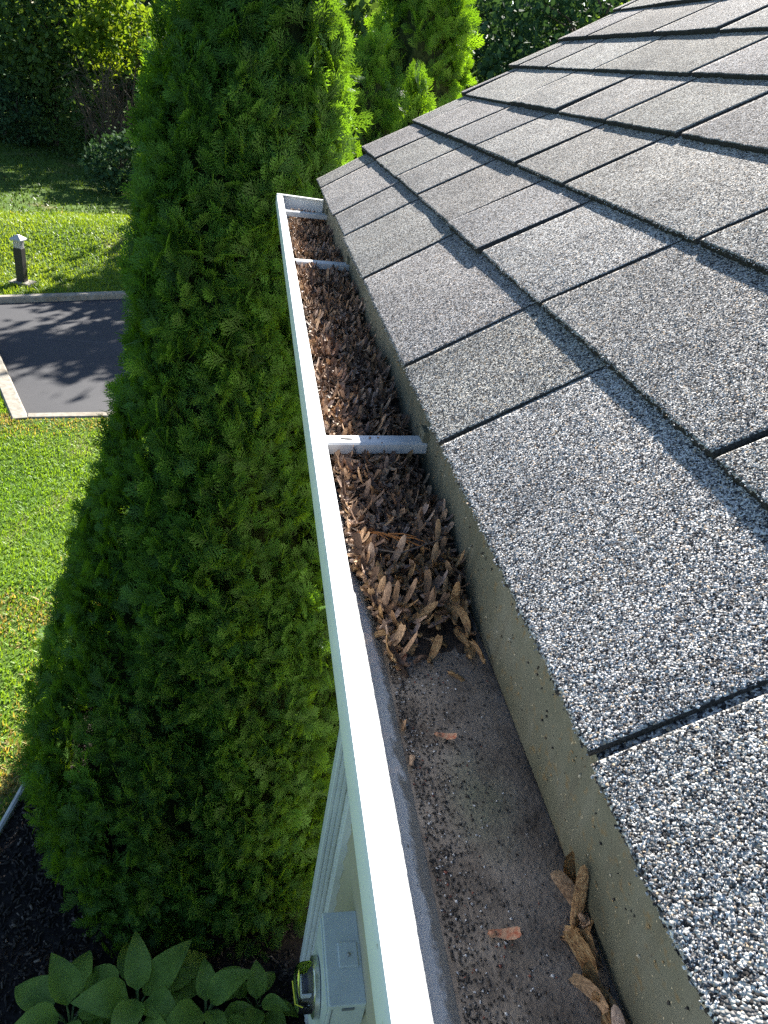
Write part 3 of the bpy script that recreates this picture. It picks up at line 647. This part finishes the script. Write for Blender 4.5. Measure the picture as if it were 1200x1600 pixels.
m = MB(); m.lathe([(.078, -.010), (.074, -.024), (.050, -.040), (.046, -.058), (.005, -.059)], 'x', MC, 24); core = mtb('register', m, MAT['meter_dark'], smooth=True)
m = MB(); m.box(MC[0]-.062, MC[0]-.0595, MC[1]-.035, MC[1]+.035, MC[2]-.01, MC[2]+.03); mtb('dial_plate', m, MAT['meter_face'], core)
m = MB(); m.box(MC[0]-.062, MC[0]-.03, MC[1]-.05, MC[1]-.046, MC[2]+.03, MC[2]+.055); mtb('label_plate', m, MAT['meter_face'], core)
m = MB(); m.lathe([(.079, -.020), (.077, -.05), (.072, -.070), (.055, -.080), (.002, -.084)], 'x', MC, 32); mtb('glass_cover', m, MAT['glass'], smooth=True)
m = MB(); m.tube([(MC[0]-.06, MC[1]-.08, MC[2]+.04), (MC[0]-.085, MC[1]-.07, MC[2]+.045), (MC[0]-.092, MC[1]-.0, MC[2]+.05)], .0022, 6); mtb('seal_wire', m, MAT['yellow'])
m = MB(); m.tube([(.20, 1.25, -2.66), (.20, 1.25, GZ)], .028, 14); mtb('conduit', m, MAT['meter_grey'], smooth=True)
m = MB(); m.tube([(.215, 1.13, -2.66), (.215, 1.13, -3.1), (.225, 1.13, GZ)], .009, 10); mtb('ground_conduit', m, MAT['meter_grey'], smooth=True)
# ------------------------------------------------------------------ planting bed
ED = A([(-2.05, -.6), (-1.86, .8), (-1.68, 1.9), (-1.50, 2.70), (-1.42, 3.1), (-1.36, 3.4), (-1.22, 3.9), (-.95, 4.6), (-.5, 5.4), (.2, 6.3), (1.2, 7.1), (2.6, 7.6), (4.5, 7.8)])
tq = np.linspace(0, len(ED)-1, 70); EP = np.stack([np.interp(tq, np.arange(len(ED)), ED[:, i]) for i in (0, 1)], 1)
for _ in range(3): EP[1:-1] = (EP[:-2]+2*EP[1:-1]+EP[2:])/4
bed = []; 
m = MB(); m.raw([(x, y, GZ+.016) for x, y in EP]+[(4.5, -.6, GZ+.016)], [tuple(list(range(len(EP)))[::-1]+[len(EP)])[::-1]])
tag(m.build('planting_bed', MAT['mulch_soil']), 'dark mulched planting bed beside the house wall', 'mulch bed', kind='structure')
m = MB(); dE = np.gradient(EP, axis=0); dE /= np.linalg.norm(dE, axis=1)[:, None]; nE = np.stack([-dE[:, 1], dE[:, 0]], 1)
ez = .055+.012*vnoise(EP[:, 0], EP[:, 1], 1.2, 8)
m.loft([[(p[0]-a[0]*.018, p[1]-a[1]*.018, GZ-.05), (p[0]-a[0]*.020, p[1]-a[1]*.020, GZ+h), (p[0]-a[0]*.008, p[1]-a[1]*.008, GZ+h+.008), (p[0]+a[0]*.010, p[1]+a[1]*.010, GZ+h), (p[0]+a[0]*.012, p[1]+a[1]*.012, GZ-.05)] for p, a, h in zip(EP, nE, ez)], True, True)
tag(m.build('lawn_edging', MAT['edging'], smooth=True), 'grey curved edging strip between lawn and mulch bed', 'edging')
def edge_x(y): return np.interp(y, EP[:, 1], EP[:, 0])
n = 17000; y = rng.uniform(.3, 4.4, n); x = edge_x(y)+.03+rng.uniform(0, 1, n)*2.1; kp = x < .2; x, y = x[kp], y[kp]; n = len(x)
L_ = rng.uniform(.006, .034, n); Wd = rng.uniform(.002, .006, n); Hh = rng.uniform(.002, .006, n)
BOX = A([(-1, -1, -1), (1, -1, -1), (1, 1, -1), (-1, 1, -1), (-.8, -.8, 1), (.8, -.8, 1), (.8, .8, 1), (-.8, .8, 1)], float); BF = A([(4, 5, 6, 7), (0, 1, 5, 4), (1, 2, 6, 5), (2, 3, 7, 6), (3, 0, 4, 7)])
loc = BOX[None]*np.stack([L_/1.6, Wd, Hh], 1)[:, None, :]; RM2 = rot_mats(n, .28); Wc = np.einsum('nij,nkj->nki', RM2, loc)+np.stack([x, y, GZ+.022+rng.uniform(0, .012, n)], 1)[:, None]
cc = A([(.028, .024, .022), (.05, .042, .036), (.10, .082, .066), (.19, .155, .125)])[rng.choice(4, n, p=[.50, .34, .13, .03])]
tag(add('mulch_chips', np_mesh('mulch_chips', Wc.reshape(-1, 3), (BF[None]+8*np.arange(n)[:, None, None]).reshape(-1, 4), MAT['chip'], np.repeat(cc, 8, 0))), 'dark bark mulch chips covering the planting bed', 'mulch', kind='stuff')
# hostas
def hosta_leaf_mesh(seed, Lf, Wf):
    r = random.Random(seed); nu, nv_ = 9, 7; V = []; UV = []
    droop = r.uniform(.5, 1.0); cup = r.uniform(.15, .35); wv = r.uniform(0, 6)
    for i in range(nu):
        u = i/(nu-1); wdt = Wf*max(.02, (math.sin(PI*min(1, u**.72*1.0))**.8)*(1-.25*u))
        for j in range(nv_):
            v = j/(nv_-1)*2-1
            x = u*Lf-abs(v)*.10*Lf*(1-u)*1.1; yy = v*wdt; z = .10*Lf*math.sin(u*PI)-droop*.35*Lf*u*u+cup*abs(v)**1.4*wdt*.9+.05*wdt*math.sin(u*9+wv+v*2)
            V.append((x, yy, z)); UV.append((abs(v)*.6+u*.2, u))
    F = [(i*nv_+j, (i+1)*nv_+j, (i+1)*nv_+j+1, i*nv_+j+1) for i in range(nu-1) for j in range(nv_-1)]
    me = bpy.data.meshes.new('leaf'); me.from_pydata(V, [], F); me.update(); me.polygons.foreach_set('use_smooth', np.ones(len(F), dtype=bool))
    uvl = me.uv_layers.new(name='UVMap')
    for lp in me.loops: uvl.data[lp.index].uv = UV[lp.vertex_index]
    me.materials.append(MAT['hosta']); return me
HL = [hosta_leaf_mesh(s, .24+.02*(s % 3), .078+.010*(s % 4)) for s in range(8)]
def hosta(x, y, sc, nl, label, seed):
    r = random.Random(seed); p = empty('hosta_plant', (x, y, GZ+.015)); tag(p, label, 'hosta', 'hostas under the arborvitae')
    for i in range(nl):
        ring = 0 if i < nl*.6 else 1; az = 2*PI*i/(nl*(.6 if ring == 0 else .4))+r.uniform(-.35, .35)
        el = r.uniform(-.30, .1) if ring == 0 else r.uniform(.1, .5)
        rad = (.13 if ring == 0 else .06)*sc*r.uniform(.8, 1.2); hz = (.13 if ring == 0 else .22)*sc*r.uniform(.8, 1.15)
        o = add('leaf', HL[r.randrange(8)], p); s = sc*r.uniform(.78, 1.12)
        o.matrix_local = Matrix.Translation((rad*math.cos(az), rad*math.sin(az), hz)) @ Matrix.Rotation(az, 4, 'Z') @ Matrix.Rotation(-el, 4, 'Y') @ Matrix.Rotation(r.uniform(-.3, .3), 4, 'X') @ Matrix.Diagonal((s, s, s, 1))
        m = MB(); m.tube([(0, 0, 0), (rad*.4*math.cos(az), rad*.4*math.sin(az), hz*.7), (rad*1.05*math.cos(az), rad*1.05*math.sin(az), hz)], [.007*sc, .006*sc, .004*sc], 6); m.build('stem', MAT['hosta_stem'], p, smooth=True)
for i, (x, y, sc, nl, lab) in enumerate([(-.86, 1.76, .86, 11, 'leftmost hosta with broad mid green leaves at the mulch edge'), (-.56, 1.80, .92, 13, 'large hosta in the middle of the row under the arborvitae'),
        (-.24, 1.74, .80, 11, 'dim hosta between the middle hosta and the meter wall'), (-.74, 1.46, .9, 11, 'bright green hosta at the bottom left edge of the picture'), (-.40, 1.46, .88, 11, 'hosta in front of the middle hosta, cut by the bottom edge'), (-.10, 1.50, .75, 10, 'low hosta in front, nearest the meter wall'), (.0, 1.76, .62, 9, 'smallest hosta in the dark corner below the meter')]):
    hosta(x, y, sc, nl, lab, i+1)
# ------------------------------------------------------------------ arborvitae
def frond(nb, seed):
    """one flat lacy spray: an axis with pointed, forward-swept fingers"""
    r = np.random.default_rng(seed); V = []; F = []
    zf = lambda x, y: -2.2*x*x-1.4*y*y+.004*math.sin(40*x+seed)
    def finger(a, ang, L, w0):
        b = (a[0]+L*math.cos(ang), a[1]+L*math.sin(ang)); p = (-math.sin(ang)*w0, math.cos(ang)*w0); o = len(V)
        V.extend([(a[0]-p[0], a[1]-p[1], zf(*a)), (a[0]+p[0], a[1]+p[1], zf(*a)), (b[0], b[1], zf(*b))]); F.append((o, o+1, o+2)); return b
    finger((0, 0), 0, .108, .0032)
    for i in range(nb):
        t = (i+.4)/nb
        for sgn in (-1, 1):
            x0 = .010+.088*(t+.5*(sgn > 0)/nb); ang = sgn*(.74-.16*t+r.normal(0, .09)); L = (.058*(1-t)**.8+.014)*r.uniform(.8, 1.2)
            finger((x0, 0), ang, L, .0034)
            for q_ in (.30, .55, .78)[:3 if L > .034 else (2 if L > .02 else 1)]:
                base = (x0+L*q_*math.cos(ang), L*q_*math.sin(ang)); s2 = 1 if r.random() < .5 else -1
                finger(base, ang+s2*(.55+r.normal(0, .08)), L*(.50-.22*q_)*r.uniform(.8, 1.2), .0030)
                if q_ < .5: finger(base, ang-s2*(.5+r.normal(0, .08)), L*.36, .0028)
    return A(V), A(F)
FR = [frond(5, s) for s in range(4)]
def arborvitae(name, label, c, prof, nclump, nfr, size, tint, seed, group='arborvitae at the house corner'):
    """prof: (z, radius) from the ground up"""
    g = np.random.default_rng(seed); t = empty(name, (c[0], c[1], GZ)); tag(t, label, 'arborvitae', group)
    pz = A([p[0] for p in prof]); pr_ = A([p[1] for p in prof]); ztop = pz[-1]
    m = MB(); m.tube([(0, 0, 0), (.01, 0, (ztop-GZ)*.5), (0, .01, ztop-GZ-.1)], [.075, .05, .008], 10); m.build('trunk', MAT['bark'], t, smooth=True)
    rad = lambda z, ph: np.interp(z, pz, pr_)*(1+.07*np.sin(ph*3+z*2.3+seed)+.06*vnoise(ph*2.2, z*2.2, 1.0, seed)+.05*vnoise(ph*5, z*4, 1.0, seed+3))
    # inner dead foliage
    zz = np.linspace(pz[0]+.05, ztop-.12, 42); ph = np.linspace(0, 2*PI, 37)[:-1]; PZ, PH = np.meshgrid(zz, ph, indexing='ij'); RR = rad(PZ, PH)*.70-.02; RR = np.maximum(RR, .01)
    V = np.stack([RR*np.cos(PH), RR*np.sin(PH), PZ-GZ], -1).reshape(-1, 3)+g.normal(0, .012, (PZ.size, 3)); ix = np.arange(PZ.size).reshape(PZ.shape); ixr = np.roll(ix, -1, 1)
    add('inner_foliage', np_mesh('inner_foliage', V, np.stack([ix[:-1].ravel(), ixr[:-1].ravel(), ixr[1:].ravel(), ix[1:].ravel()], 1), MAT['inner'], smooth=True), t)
    # clumps of flat sprays
    wgt = pr_+.12; zs = g.uniform(pz[0], ztop, nclump*3); kp = g.uniform(0, wgt.max(), nclump*3) < np.interp(zs, pz, wgt); zs = zs[kp][:nclump]; nc = len(zs); phs = g.uniform(0, 2*PI, nc)
    kp = ((np.sin(phs) < .62) | (g.uniform(0, 1, nc) < .35)) & ((c[0] < 0) | (zs > -1.1) | (g.uniform(0, 1, nc) < .45)); zs, phs = zs[kp], phs[kp]; nc = len(zs)     # thinner where the tree turns from the house
    rr = rad(zs, phs)*(1+g.normal(0, .028, nc))
    ci = np.repeat(np.arange(nc), nfr); n = len(ci)
    dz = g.normal(0, .055*size, n); dp = g.normal(0, .050*size, n); dr = -np.abs(g.normal(0, .050*size, n))+.012
    r_ = rr[ci]+dr-(dz*dz+dp*dp)*3; ph = phs[ci]+dp/np.maximum(r_, .08); z = zs[ci]+dz
    out = np.stack([np.cos(ph), np.sin(ph), np.zeros(n)], 1); tan = np.stack([-np.sin(ph), np.cos(ph), np.zeros(n)], 1); upw = A([0, 0, 1.])
    up_amt = g.normal(.62, .35, n)+.5*np.clip((z-(ztop-.7))/.7, 0, 1)
    d = out*g.uniform(.15, .75, n)[:, None]+upw*up_amt[:, None]+tan*(g.normal(0, .45, n)+dp*6)[:, None]; d /= np.linalg.norm(d, axis=1)[:, None]
    nr = tan*g.normal(0, .7, n)[:, None]+out*g.normal(.8, .5, n)[:, None]+upw*g.normal(.3, .5, n)[:, None]; nr -= d*(nr*d).sum(1)[:, None]; nr /= np.linalg.norm(nr, axis=1)[:, None]; sd = np.cross(nr, d)
    base = out*(r_-.055*size)[:, None]+upw*(z-GZ-.03)[:, None]
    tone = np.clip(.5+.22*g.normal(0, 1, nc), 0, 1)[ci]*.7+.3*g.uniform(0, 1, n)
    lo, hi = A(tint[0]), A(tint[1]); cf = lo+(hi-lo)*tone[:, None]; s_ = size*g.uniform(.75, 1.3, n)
    Vs, Fs, Cs, off = [], [], [], 0
    for q_, (Vf, Ff) in enumerate(FR):
        sel = np.arange(n) % 4 == q_; m_ = sel.sum(); loc = Vf[None]*s_[sel][:, None, None]
        W_ = base[sel][:, None]+loc[..., :1]*d[sel][:, None]+loc[..., 1:2]*sd[sel][:, None]+loc[..., 2:3]*nr[sel][:, None]
        Vs.append(W_.reshape(-1, 3)); Fs.append((Ff[None]+len(Vf)*np.arange(m_)[:, None, None]).reshape(-1, 3)+off); off += m_*len(Vf)
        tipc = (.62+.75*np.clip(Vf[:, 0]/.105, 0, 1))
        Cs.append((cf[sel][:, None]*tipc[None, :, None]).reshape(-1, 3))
    V = np.concatenate(Vs); V[:, 2] = np.maximum(V[:, 2], .03)
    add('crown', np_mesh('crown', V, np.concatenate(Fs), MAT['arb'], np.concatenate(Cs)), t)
    return t
TI = ((.022, .058, .012), (.090, .20, .034))
arborvitae('arborvitae_tree', 'tall dense green arborvitae filling the left beside the gutter', (-.23, 3.20),
           [(-3.67, 1.10), (-3.35, 1.12), (-2.9, 1.01), (-2.45, .89), (-2.0, .77), (-1.6, .68), (-1.2, .58), (-.85, .50), (-.4, .49), (0., .43), (.3, .36), (.6, .28), (1.0, .20), (1.45, .10), (1.7, .01)], 4700, 8, .78, TI, 3)
TI2 = ((.035, .095, .014), (.11, .23, .028))
arborvitae('arborvitae_tree', 'sunlit rimmed arborvitae rising behind the far roof corner', (.80, 5.35), [(-3.6, .55), (-2.5, .55), (-1, .46), (-.2, .40), (.25, .36), (.6, .31), (1.0, .22), (1.5, .09), (1.75, .01)], 1600, 8, .85, TI2, 5)
arborvitae('arborvitae_tree', 'short pointed arborvitae between the tall one and the roof corner', (.38, 4.62), [(-3.6, .45), (-2.5, .46), (-1, .40), (-.4, .38), (0., .30), (.2, .22), (.38, .11), (.52, .01)], 800, 8, .85, TI2, 7)
arborvitae('arborvitae_tree', 'lowest small arborvitae tip peeping over the roof edge', (.60, 4.28), [(-3.6, .3), (-2.5, .34), (-1, .28), (-.2, .17), (.08, .11), (.24, .05), (.36, .01)], 360, 8, .85, TI2, 9)
# ------------------------------------------------------------------ bollard lamp
bo = empty('bollard_light', (-4.065, 13.61, float(ground_z(-4.065, 13.61)))); tag(bo, 'short black bollard light with a grey pyramid cap on the grass bank', 'bollard')
bo.rotation_euler.z = -.25; bo.scale = (1.2, 1.2, 1.04)
m = MB(); m.box(-.15, .15, -.12, .12, -.05, .035, .01); m.build('footing', MAT['kerb'], bo)
m = MB(); m.box(-.058, .058, -.058, .058, .03, .58, .006); m.build('post', MAT['bollard_black'], bo)
m = MB(); m.box(-.048, .048, -.048, .048, .575, .705, .008); m.build('lens', MAT['lens'], bo)
for a in range(4):
    for t in (-.036, -.012, .012, .036):
        m = MB(); x0, y0 = (t, -.053); m.box(x0-.003, x0+.003, y0-.003, y0+.003, .575, .705); o = m.build('louvre_bar', MAT['bollard_cap'], bo); o.rotation_euler.z = a*PI/2
cq = lambda h_, z_: [(-h_, -h_, z_), (h_, -h_, z_), (h_, h_, z_), (-h_, h_, z_)]
m = MB(); m.loft([cq(.083, .70), cq(.087, .722), cq(.014, .785)], True, True); m.build('cap', MAT['bollard_cap'], bo)
# ------------------------------------------------------------------ grass
def in_bay(x, y):
    a = (x-NC[0])*(-nd[1])+(y-NC[1])*nd[0]; b = (x-NC[0])*(-ld[1])+(y-NC[1])*ld[0]; c = (x-KA[0])*kn[0]+(y-KA[1])*kn[1]
    return (a > -.17) & (b < .20) & (c < .17)
def blades(name, x, y, hgt, wid, label, lo, hi, dry, tilt=.5, lift=0.):
    n = len(x); az = rng.uniform(0, 2*PI, n); lean = rng.normal(0, tilt, n); h = hgt*rng.uniform(.5, 1.2, n); wd = wid*rng.uniform(.6, 1.3, n)
    z = ground_z(x, y)-.004+(verge(x, y) if name == 'lawn_grass' else 0); c, s = np.cos(az), np.sin(az); b = np.stack([x, y, z], 1); side = np.stack([-s, c, 0*c], 1)*wd[:, None]; dirn = np.stack([c*np.sin(lean), s*np.sin(lean), np.cos(lean)], 1)
    mid = b+dirn*(h*.55)[:, None]; tip = mid+(dirn*.7+np.stack([c, s, 0*c], 1)*.35*np.sign(lean)[:, None]+A([0, 0, .1]))*(h*.45)[:, None]
    V = np.stack([b-side, b+side, mid+side*.75, mid-side*.75, tip], 1).reshape(-1, 3); o = 5*np.arange(n)[:, None]
    F4 = A([[0, 1, 2, 3]])+o; F3 = A([[3, 2, 4]])+o
    p1 = np.clip(.5+.5*vnoise(x, y, .9, 21)+.4*vnoise(x, y, 3.5, 22), 0, 1); p2 = np.clip(vnoise(x, y, .55, 23)*1.2+vnoise(x, y, 2.6, 24)*.9-.8, 0, 1)*.8
    if name == 'lawn_grass':
        e = np.clip(1-(edge_x(np.clip(y, -.5, 5.5))-x-.05)/.55, 0, 1)*(y < 5); p2 = np.maximum(p2, e*np.clip(.75+.5*vnoise(x, y, 5, 31), 0, 1))
        kk = (x-NC[0])*(-nd[1])+(y-NC[1])*nd[0]; p2 = np.maximum(p2, np.clip(1-(-kk-.15)/.45, 0, 1)*.8*(kk < 0))
    cc = A(lo)+(A(hi)-A(lo))*(p1*.6+.4*rng.uniform(0, 1, n))[:, None]; dr = (rng.uniform(0, 1, n) < p2)[:, None]; cc = np.where(dr, A(dry)*rng.uniform(.6, 1.2, (n, 1)), cc)
    o_ = add(name, np_mesh(name, V, [F4, F3], MAT['grass_blade'], np.repeat(cc, 5, 0))); tag(o_, label, 'grass', kind='stuff')
n = 230000; y = 2.4+7.8*rng.uniform(0, 1, n)**1.1; x = -6.0+rng.uniform(0, 1, n)*7.0
kp = (~in_bay(x, y)) & (x < edge_x(y)-.02) & (x < -.9+(y-4)*.35) & (x > -1.2-.42*y) & (((x-NC[0])*(-nd[1])+(y-NC[1])*nd[0] < -.12) | (x < -2.7))
x, y = x[kp], y[kp]; print('blades', len(x))
blades('lawn_grass', x, y, .050, .0050, 'sunlit mown lawn grass left of the arborvitae', (.10, .22, .020), (.20, .33, .034), (.36, .29, .12), .85)
n = 75000; d = .18+5.2*rng.uniform(0, 1, n)**1.2; a = rng.uniform(-3.5, 7.5, n); x = KA[0]+kd[0]*a+kn[0]*d; y = KA[1]+kd[1]*a+kn[1]*d
blades('bank_grass', x, y, .07, .010, 'long sunlit grass on the bank behind the far kerb', (.10, .19, .020), (.20, .29, .034), (.34, .27, .11), .85)
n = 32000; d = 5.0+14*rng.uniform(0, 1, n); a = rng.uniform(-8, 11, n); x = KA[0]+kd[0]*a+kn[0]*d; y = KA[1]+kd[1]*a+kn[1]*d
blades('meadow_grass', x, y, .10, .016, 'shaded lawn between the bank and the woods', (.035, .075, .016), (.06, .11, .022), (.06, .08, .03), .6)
# ------------------------------------------------------------------ woods
LEAF = A([(0, 0, 0), (.45, .34, .05), (1, 0, -.06), (.45, -.34, .05)])
def tree(name, label, x, y, h, r, nl, ls, lo, hi, seed, crown0=.25, ncl=46, trunk=.10, cat='tree', group='woods behind the lawn', bark=None, squash=1.0, bright=None):
    g = np.random.default_rng(seed); z0 = float(ground_z(x, y)); t = empty(name, (x, y, z0)); tag(t, label, cat, group)
    cen = []
    for _ in range(ncl):
        while True:
            p = g.uniform(-1, 1, 3)
            if .25 < np.linalg.norm(p) < 1: break
        u = (p[2]+1)/2; prof = .55+.45*math.sin(PI*min(1, u*.9+.1))
        cen.append((p[0]*r*prof, p[1]*r*prof, h*(crown0+(1-crown0)*u*.97)))
    cen = A(cen)
    m = MB(); bend = g.normal(0, .05, 2)*h
    top = (bend[0], bend[1], h*.85); m.tube([(0, 0, -.1), (bend[0]*.2, bend[1]*.3, h*.3), (bend[0]*.6, bend[1]*.5, h*.6), top], [trunk, trunk*.8, trunk*.5, trunk*.15], 8)
    for c in cen[::3]:
        hz = max(.12*h, c[2]-.3*np.hypot(c[0], c[1])-.1*h); f = hz/(h*.85); s = (bend[0]*f, bend[1]*f, hz); mid = ((s[0]+c[0])/2, (s[1]+c[1])/2, (s[2]+c[2])/2+.04*h)
        m.tube([s, mid, tuple(c)], [trunk*.35, trunk*.2, trunk*.06], 5)
    m.build('trunk', bark or MAT['bark'], t, smooth=True)
    ci = g.integers(0, ncl, nl); sg = r*.19*g.uniform(.6, 1.3, ncl)
    P_ = cen[ci]+g.normal(0, 1, (nl, 3))*sg[ci][:, None]*A([1, 1, .75*squash]); P_[:, 2] = np.maximum(P_[:, 2], .08)
    d = g.normal(0, 1, (nl, 3))+A([0, 0, -.35]); d /= np.linalg.norm(d, axis=1)[:, None]; q_ = g.normal(0, .7, (nl, 3))+A([0, 0, .9]); q_ -= d*(q_*d).sum(1)[:, None]; q_ /= np.linalg.norm(q_, axis=1)[:, None]; sd = np.cross(q_, d)
    s_ = ls*g.uniform(.6, 1.35, nl)[:, None, None]; L_ = LEAF[None]*s_
    V = (P_[:, None]+L_[..., :1]*d[:, None]+L_[..., 1:2]*sd[:, None]+L_[..., 2:3]*q_[:, None]).reshape(-1, 3)
    tone = (g.uniform(0, 1, ncl)[ci]*.65+g.uniform(0, 1, nl)*.35)[:, None]; cc = A(lo)+(A(hi)-A(lo))*tone
    add('crown', np_mesh('crown', V, A([[0, 1, 2, 3]])+4*np.arange(nl)[:, None], MAT['leaf_dark' if lo == DG[0] else 'leaf'], np.repeat(cc, 4, 0)), t)
DG = ((.025, .058, .030), (.060, .115, .050)); MG = ((.04, .085, .032), (.09, .155, .048)); DL = ((.055, .115, .072), (.125, .215, .115)); YG = ((.07, .14, .02), (.15, .21, .03))  # DL paled toward blue-green for distance haze; DG darkened for woodland shade
W = [('broadleaf_tree', 'pale thin trunked tree at the far left edge of the woods', -8.6, 29.5, 9.0, 3.0, 5200, .24, *DL, 21, .36, 46, .07, MAT['bark_pale']),
     ('broadleaf_tree', 'dark green tree with low boughs at the left of the woods', -10.6, 32, 10.0, 3.6, 5200, .26, *DL, 22, .2, 46, .16, None),
     ('broadleaf_tree', 'tall dark tree behind the yellow green sapling', -5.4, 33.5, 10.5, 3.4, 5200, .26, *DL, 23, .12, 50, .18, None),
     ('broadleaf_tree', 'mid green spreading tree left of the twiggy shrub', -6.9, 29.2, 5.6, 2.1, 4600, .20, *MG, 24, .22, 40, .08, None),
     ('sapling_tree', 'sunlit yellow green sapling beside the tall arborvitae', -4.15, 26.6, 5.1, 1.35, 1900, .20, *YG, 25, .50, 26, .05, None),
     ('broadleaf_tree', 'dark tree glimpsed between the two arborvitae', 3.4, 31, 7.8, 3.4, 5200, .26, *DG, 26, .1, 50, .18, None),
     ('broadleaf_tree', 'broad dark tree behind the rimmed arborvitae', 6.0, 29, 8.0, 3.6, 5600, .26, *DG, 27, .06, 54, .2, None),
     ('broadleaf_tree', 'dark tree over the middle of the roof edge', 10.5, 29, 8.6, 3.8, 5600, .26, *DG, 28, .06, 54, .2, None),
     ('broadleaf_tree', 'dark tree over the upper roof corner with a few bright leaves', 15.0, 30, 9.5, 4.2, 5600, .28, *MG, 29, .08, 54, .2, None),
     ('broadleaf_tree', 'far dark tree at the back of the left woods', -14.5, 34, 11, 4.0, 4600, .30, *DL, 30, .1, 46, .2, None),
     ('broadleaf_tree', 'back row tree rising over the left lawn', -1.6, 36, 7.2, 4.0, 4800, .30, *DG, 31, .06, 50, .2, None)]
for a in W: tree(a[0], a[1], a[2], a[3], a[4], a[5], a[6], a[7], a[8], a[9], a[10], a[11], a[12], a[13], bark=a[14])
for i, (x, y, h, r, lab, pal) in enumerate([(-3.7, 22.6, 1.5, 1.0, 'dark rounded bush on the shaded lawn beside the arborvitae', DG), (-7.9, 28.4, 1.9, 1.3, 'low bush under the pale thin trunk', DG), (-5.6, 27.6, 2.1, 1.2, 'green bush left of the bare twiggy shrub', MG), (-9.8, 28.6, 1.6, 1.4, 'leftmost low bush along the wood edge', DG), (-2.3, 27.0, 2.6, 1.4, 'bush half hidden behind the tall arborvitae', DG)]):
    tree('bush', lab, x, y, h, r, 2400, .13, *pal, 60+i, .05, 30, .04, 'bush', 'bushes along the wood edge')
# bare twiggy shrub
ts = empty('bare_shrub', (-4.35, 25.6, float(ground_z(-4.35, 25.6)))); tag(ts, 'leafless brown tangled shrub at the wood edge', 'shrub')
for i in range(70):
    m = MB(); az = rng.uniform(0, 2*PI); sp_ = rng.uniform(.25, 1.25); hh_ = rng.uniform(1.1, 3.0); k1 = rng.normal(0, .15, 3)
    pts = [(0.1*math.cos(az), .1*math.sin(az), 0), (sp_*.45*math.cos(az)+k1[0], sp_*.45*math.sin(az)+k1[1], hh_*.6), (sp_*math.cos(az+.2), sp_*math.sin(az+.2), hh_), (sp_*1.35*math.cos(az+.3), sp_*1.35*math.sin(az+.3), hh_*.92)]
    m.tube(pts, [.02, .014, .009, .004], 5, False)
    for q_ in range(4):
        f = rng.uniform(.3, 1); b = A(pts[1])*(1-f)+A(pts[2])*f; e = b+rng.normal(0, .3, 3); m.tube([tuple(b), tuple((b+e)/2+A([0, 0, .05])), tuple(e)], [.008, .006, .003], 4, False)
    m.build('twig', MAT['bark'], ts)
# shade tree beyond the parking bay (its dapples fall on the asphalt)
tree('broadleaf_tree', 'roadside tree hidden past the roof that dapples the parking bay', 1.4, 18.2, 5.6, 2.2, 4200, .24, *MG, 41, .42, 20, .12, group=None)
tree('broadleaf_tree', 'small added tree past the bay that shades the bank, visible between the arborvitae', 1.8, 23.0, 5.6, 1.7, 2600, .24, *MG, 42, .42, 18, .1, group=None)  # added so its shadow falls across the right of the bank
# closed wall of far wood
n = 60000; x = rng.uniform(-46, 60, n); y = 38+rng.uniform(0, 7, n); z = rng.uniform(0, 1, n)**.9*(10+2*vnoise(x, x*0, .2, 5))
z = z+ground_z(x, y); d = rng.normal(0, 1, (n, 3)); d /= np.linalg.norm(d, axis=1)[:, None]; q_ = rng.normal(0, 1, (n, 3)); q_ -= d*(q_*d).sum(1)[:, None]; q_ /= np.linalg.norm(q_, axis=1)[:, None]; sd = np.cross(q_, d); s_ = rng.uniform(.35, .9, n)[:, None, None]
V = (np.stack([x, y, z], 1)[:, None]+(LEAF[None]*s_)[..., :1]*d[:, None]+(LEAF[None]*s_)[..., 1:2]*sd[:, None]+(LEAF[None]*s_)[..., 2:3]*q_[:, None]).reshape(-1, 3)
cc = A(DG[0])+(A(DG[1])-A(DG[0]))*(np.clip(.5+.5*vnoise(x, z, .5, 3), 0, 1)*rng.uniform(.4, 1, n))[:, None]
tag(add('far_wood', np_mesh('far_wood', V, A([[0, 1, 2, 3]])+4*np.arange(n)[:, None], MAT['leaf_dark'], np.repeat(cc, 4, 0))), 'dark mass of far woodland closing off the view', 'woodland', kind='stuff')
print('done', sum(len(o.data.polygons) for o in bpy.data.objects if o.type == 'MESH'))
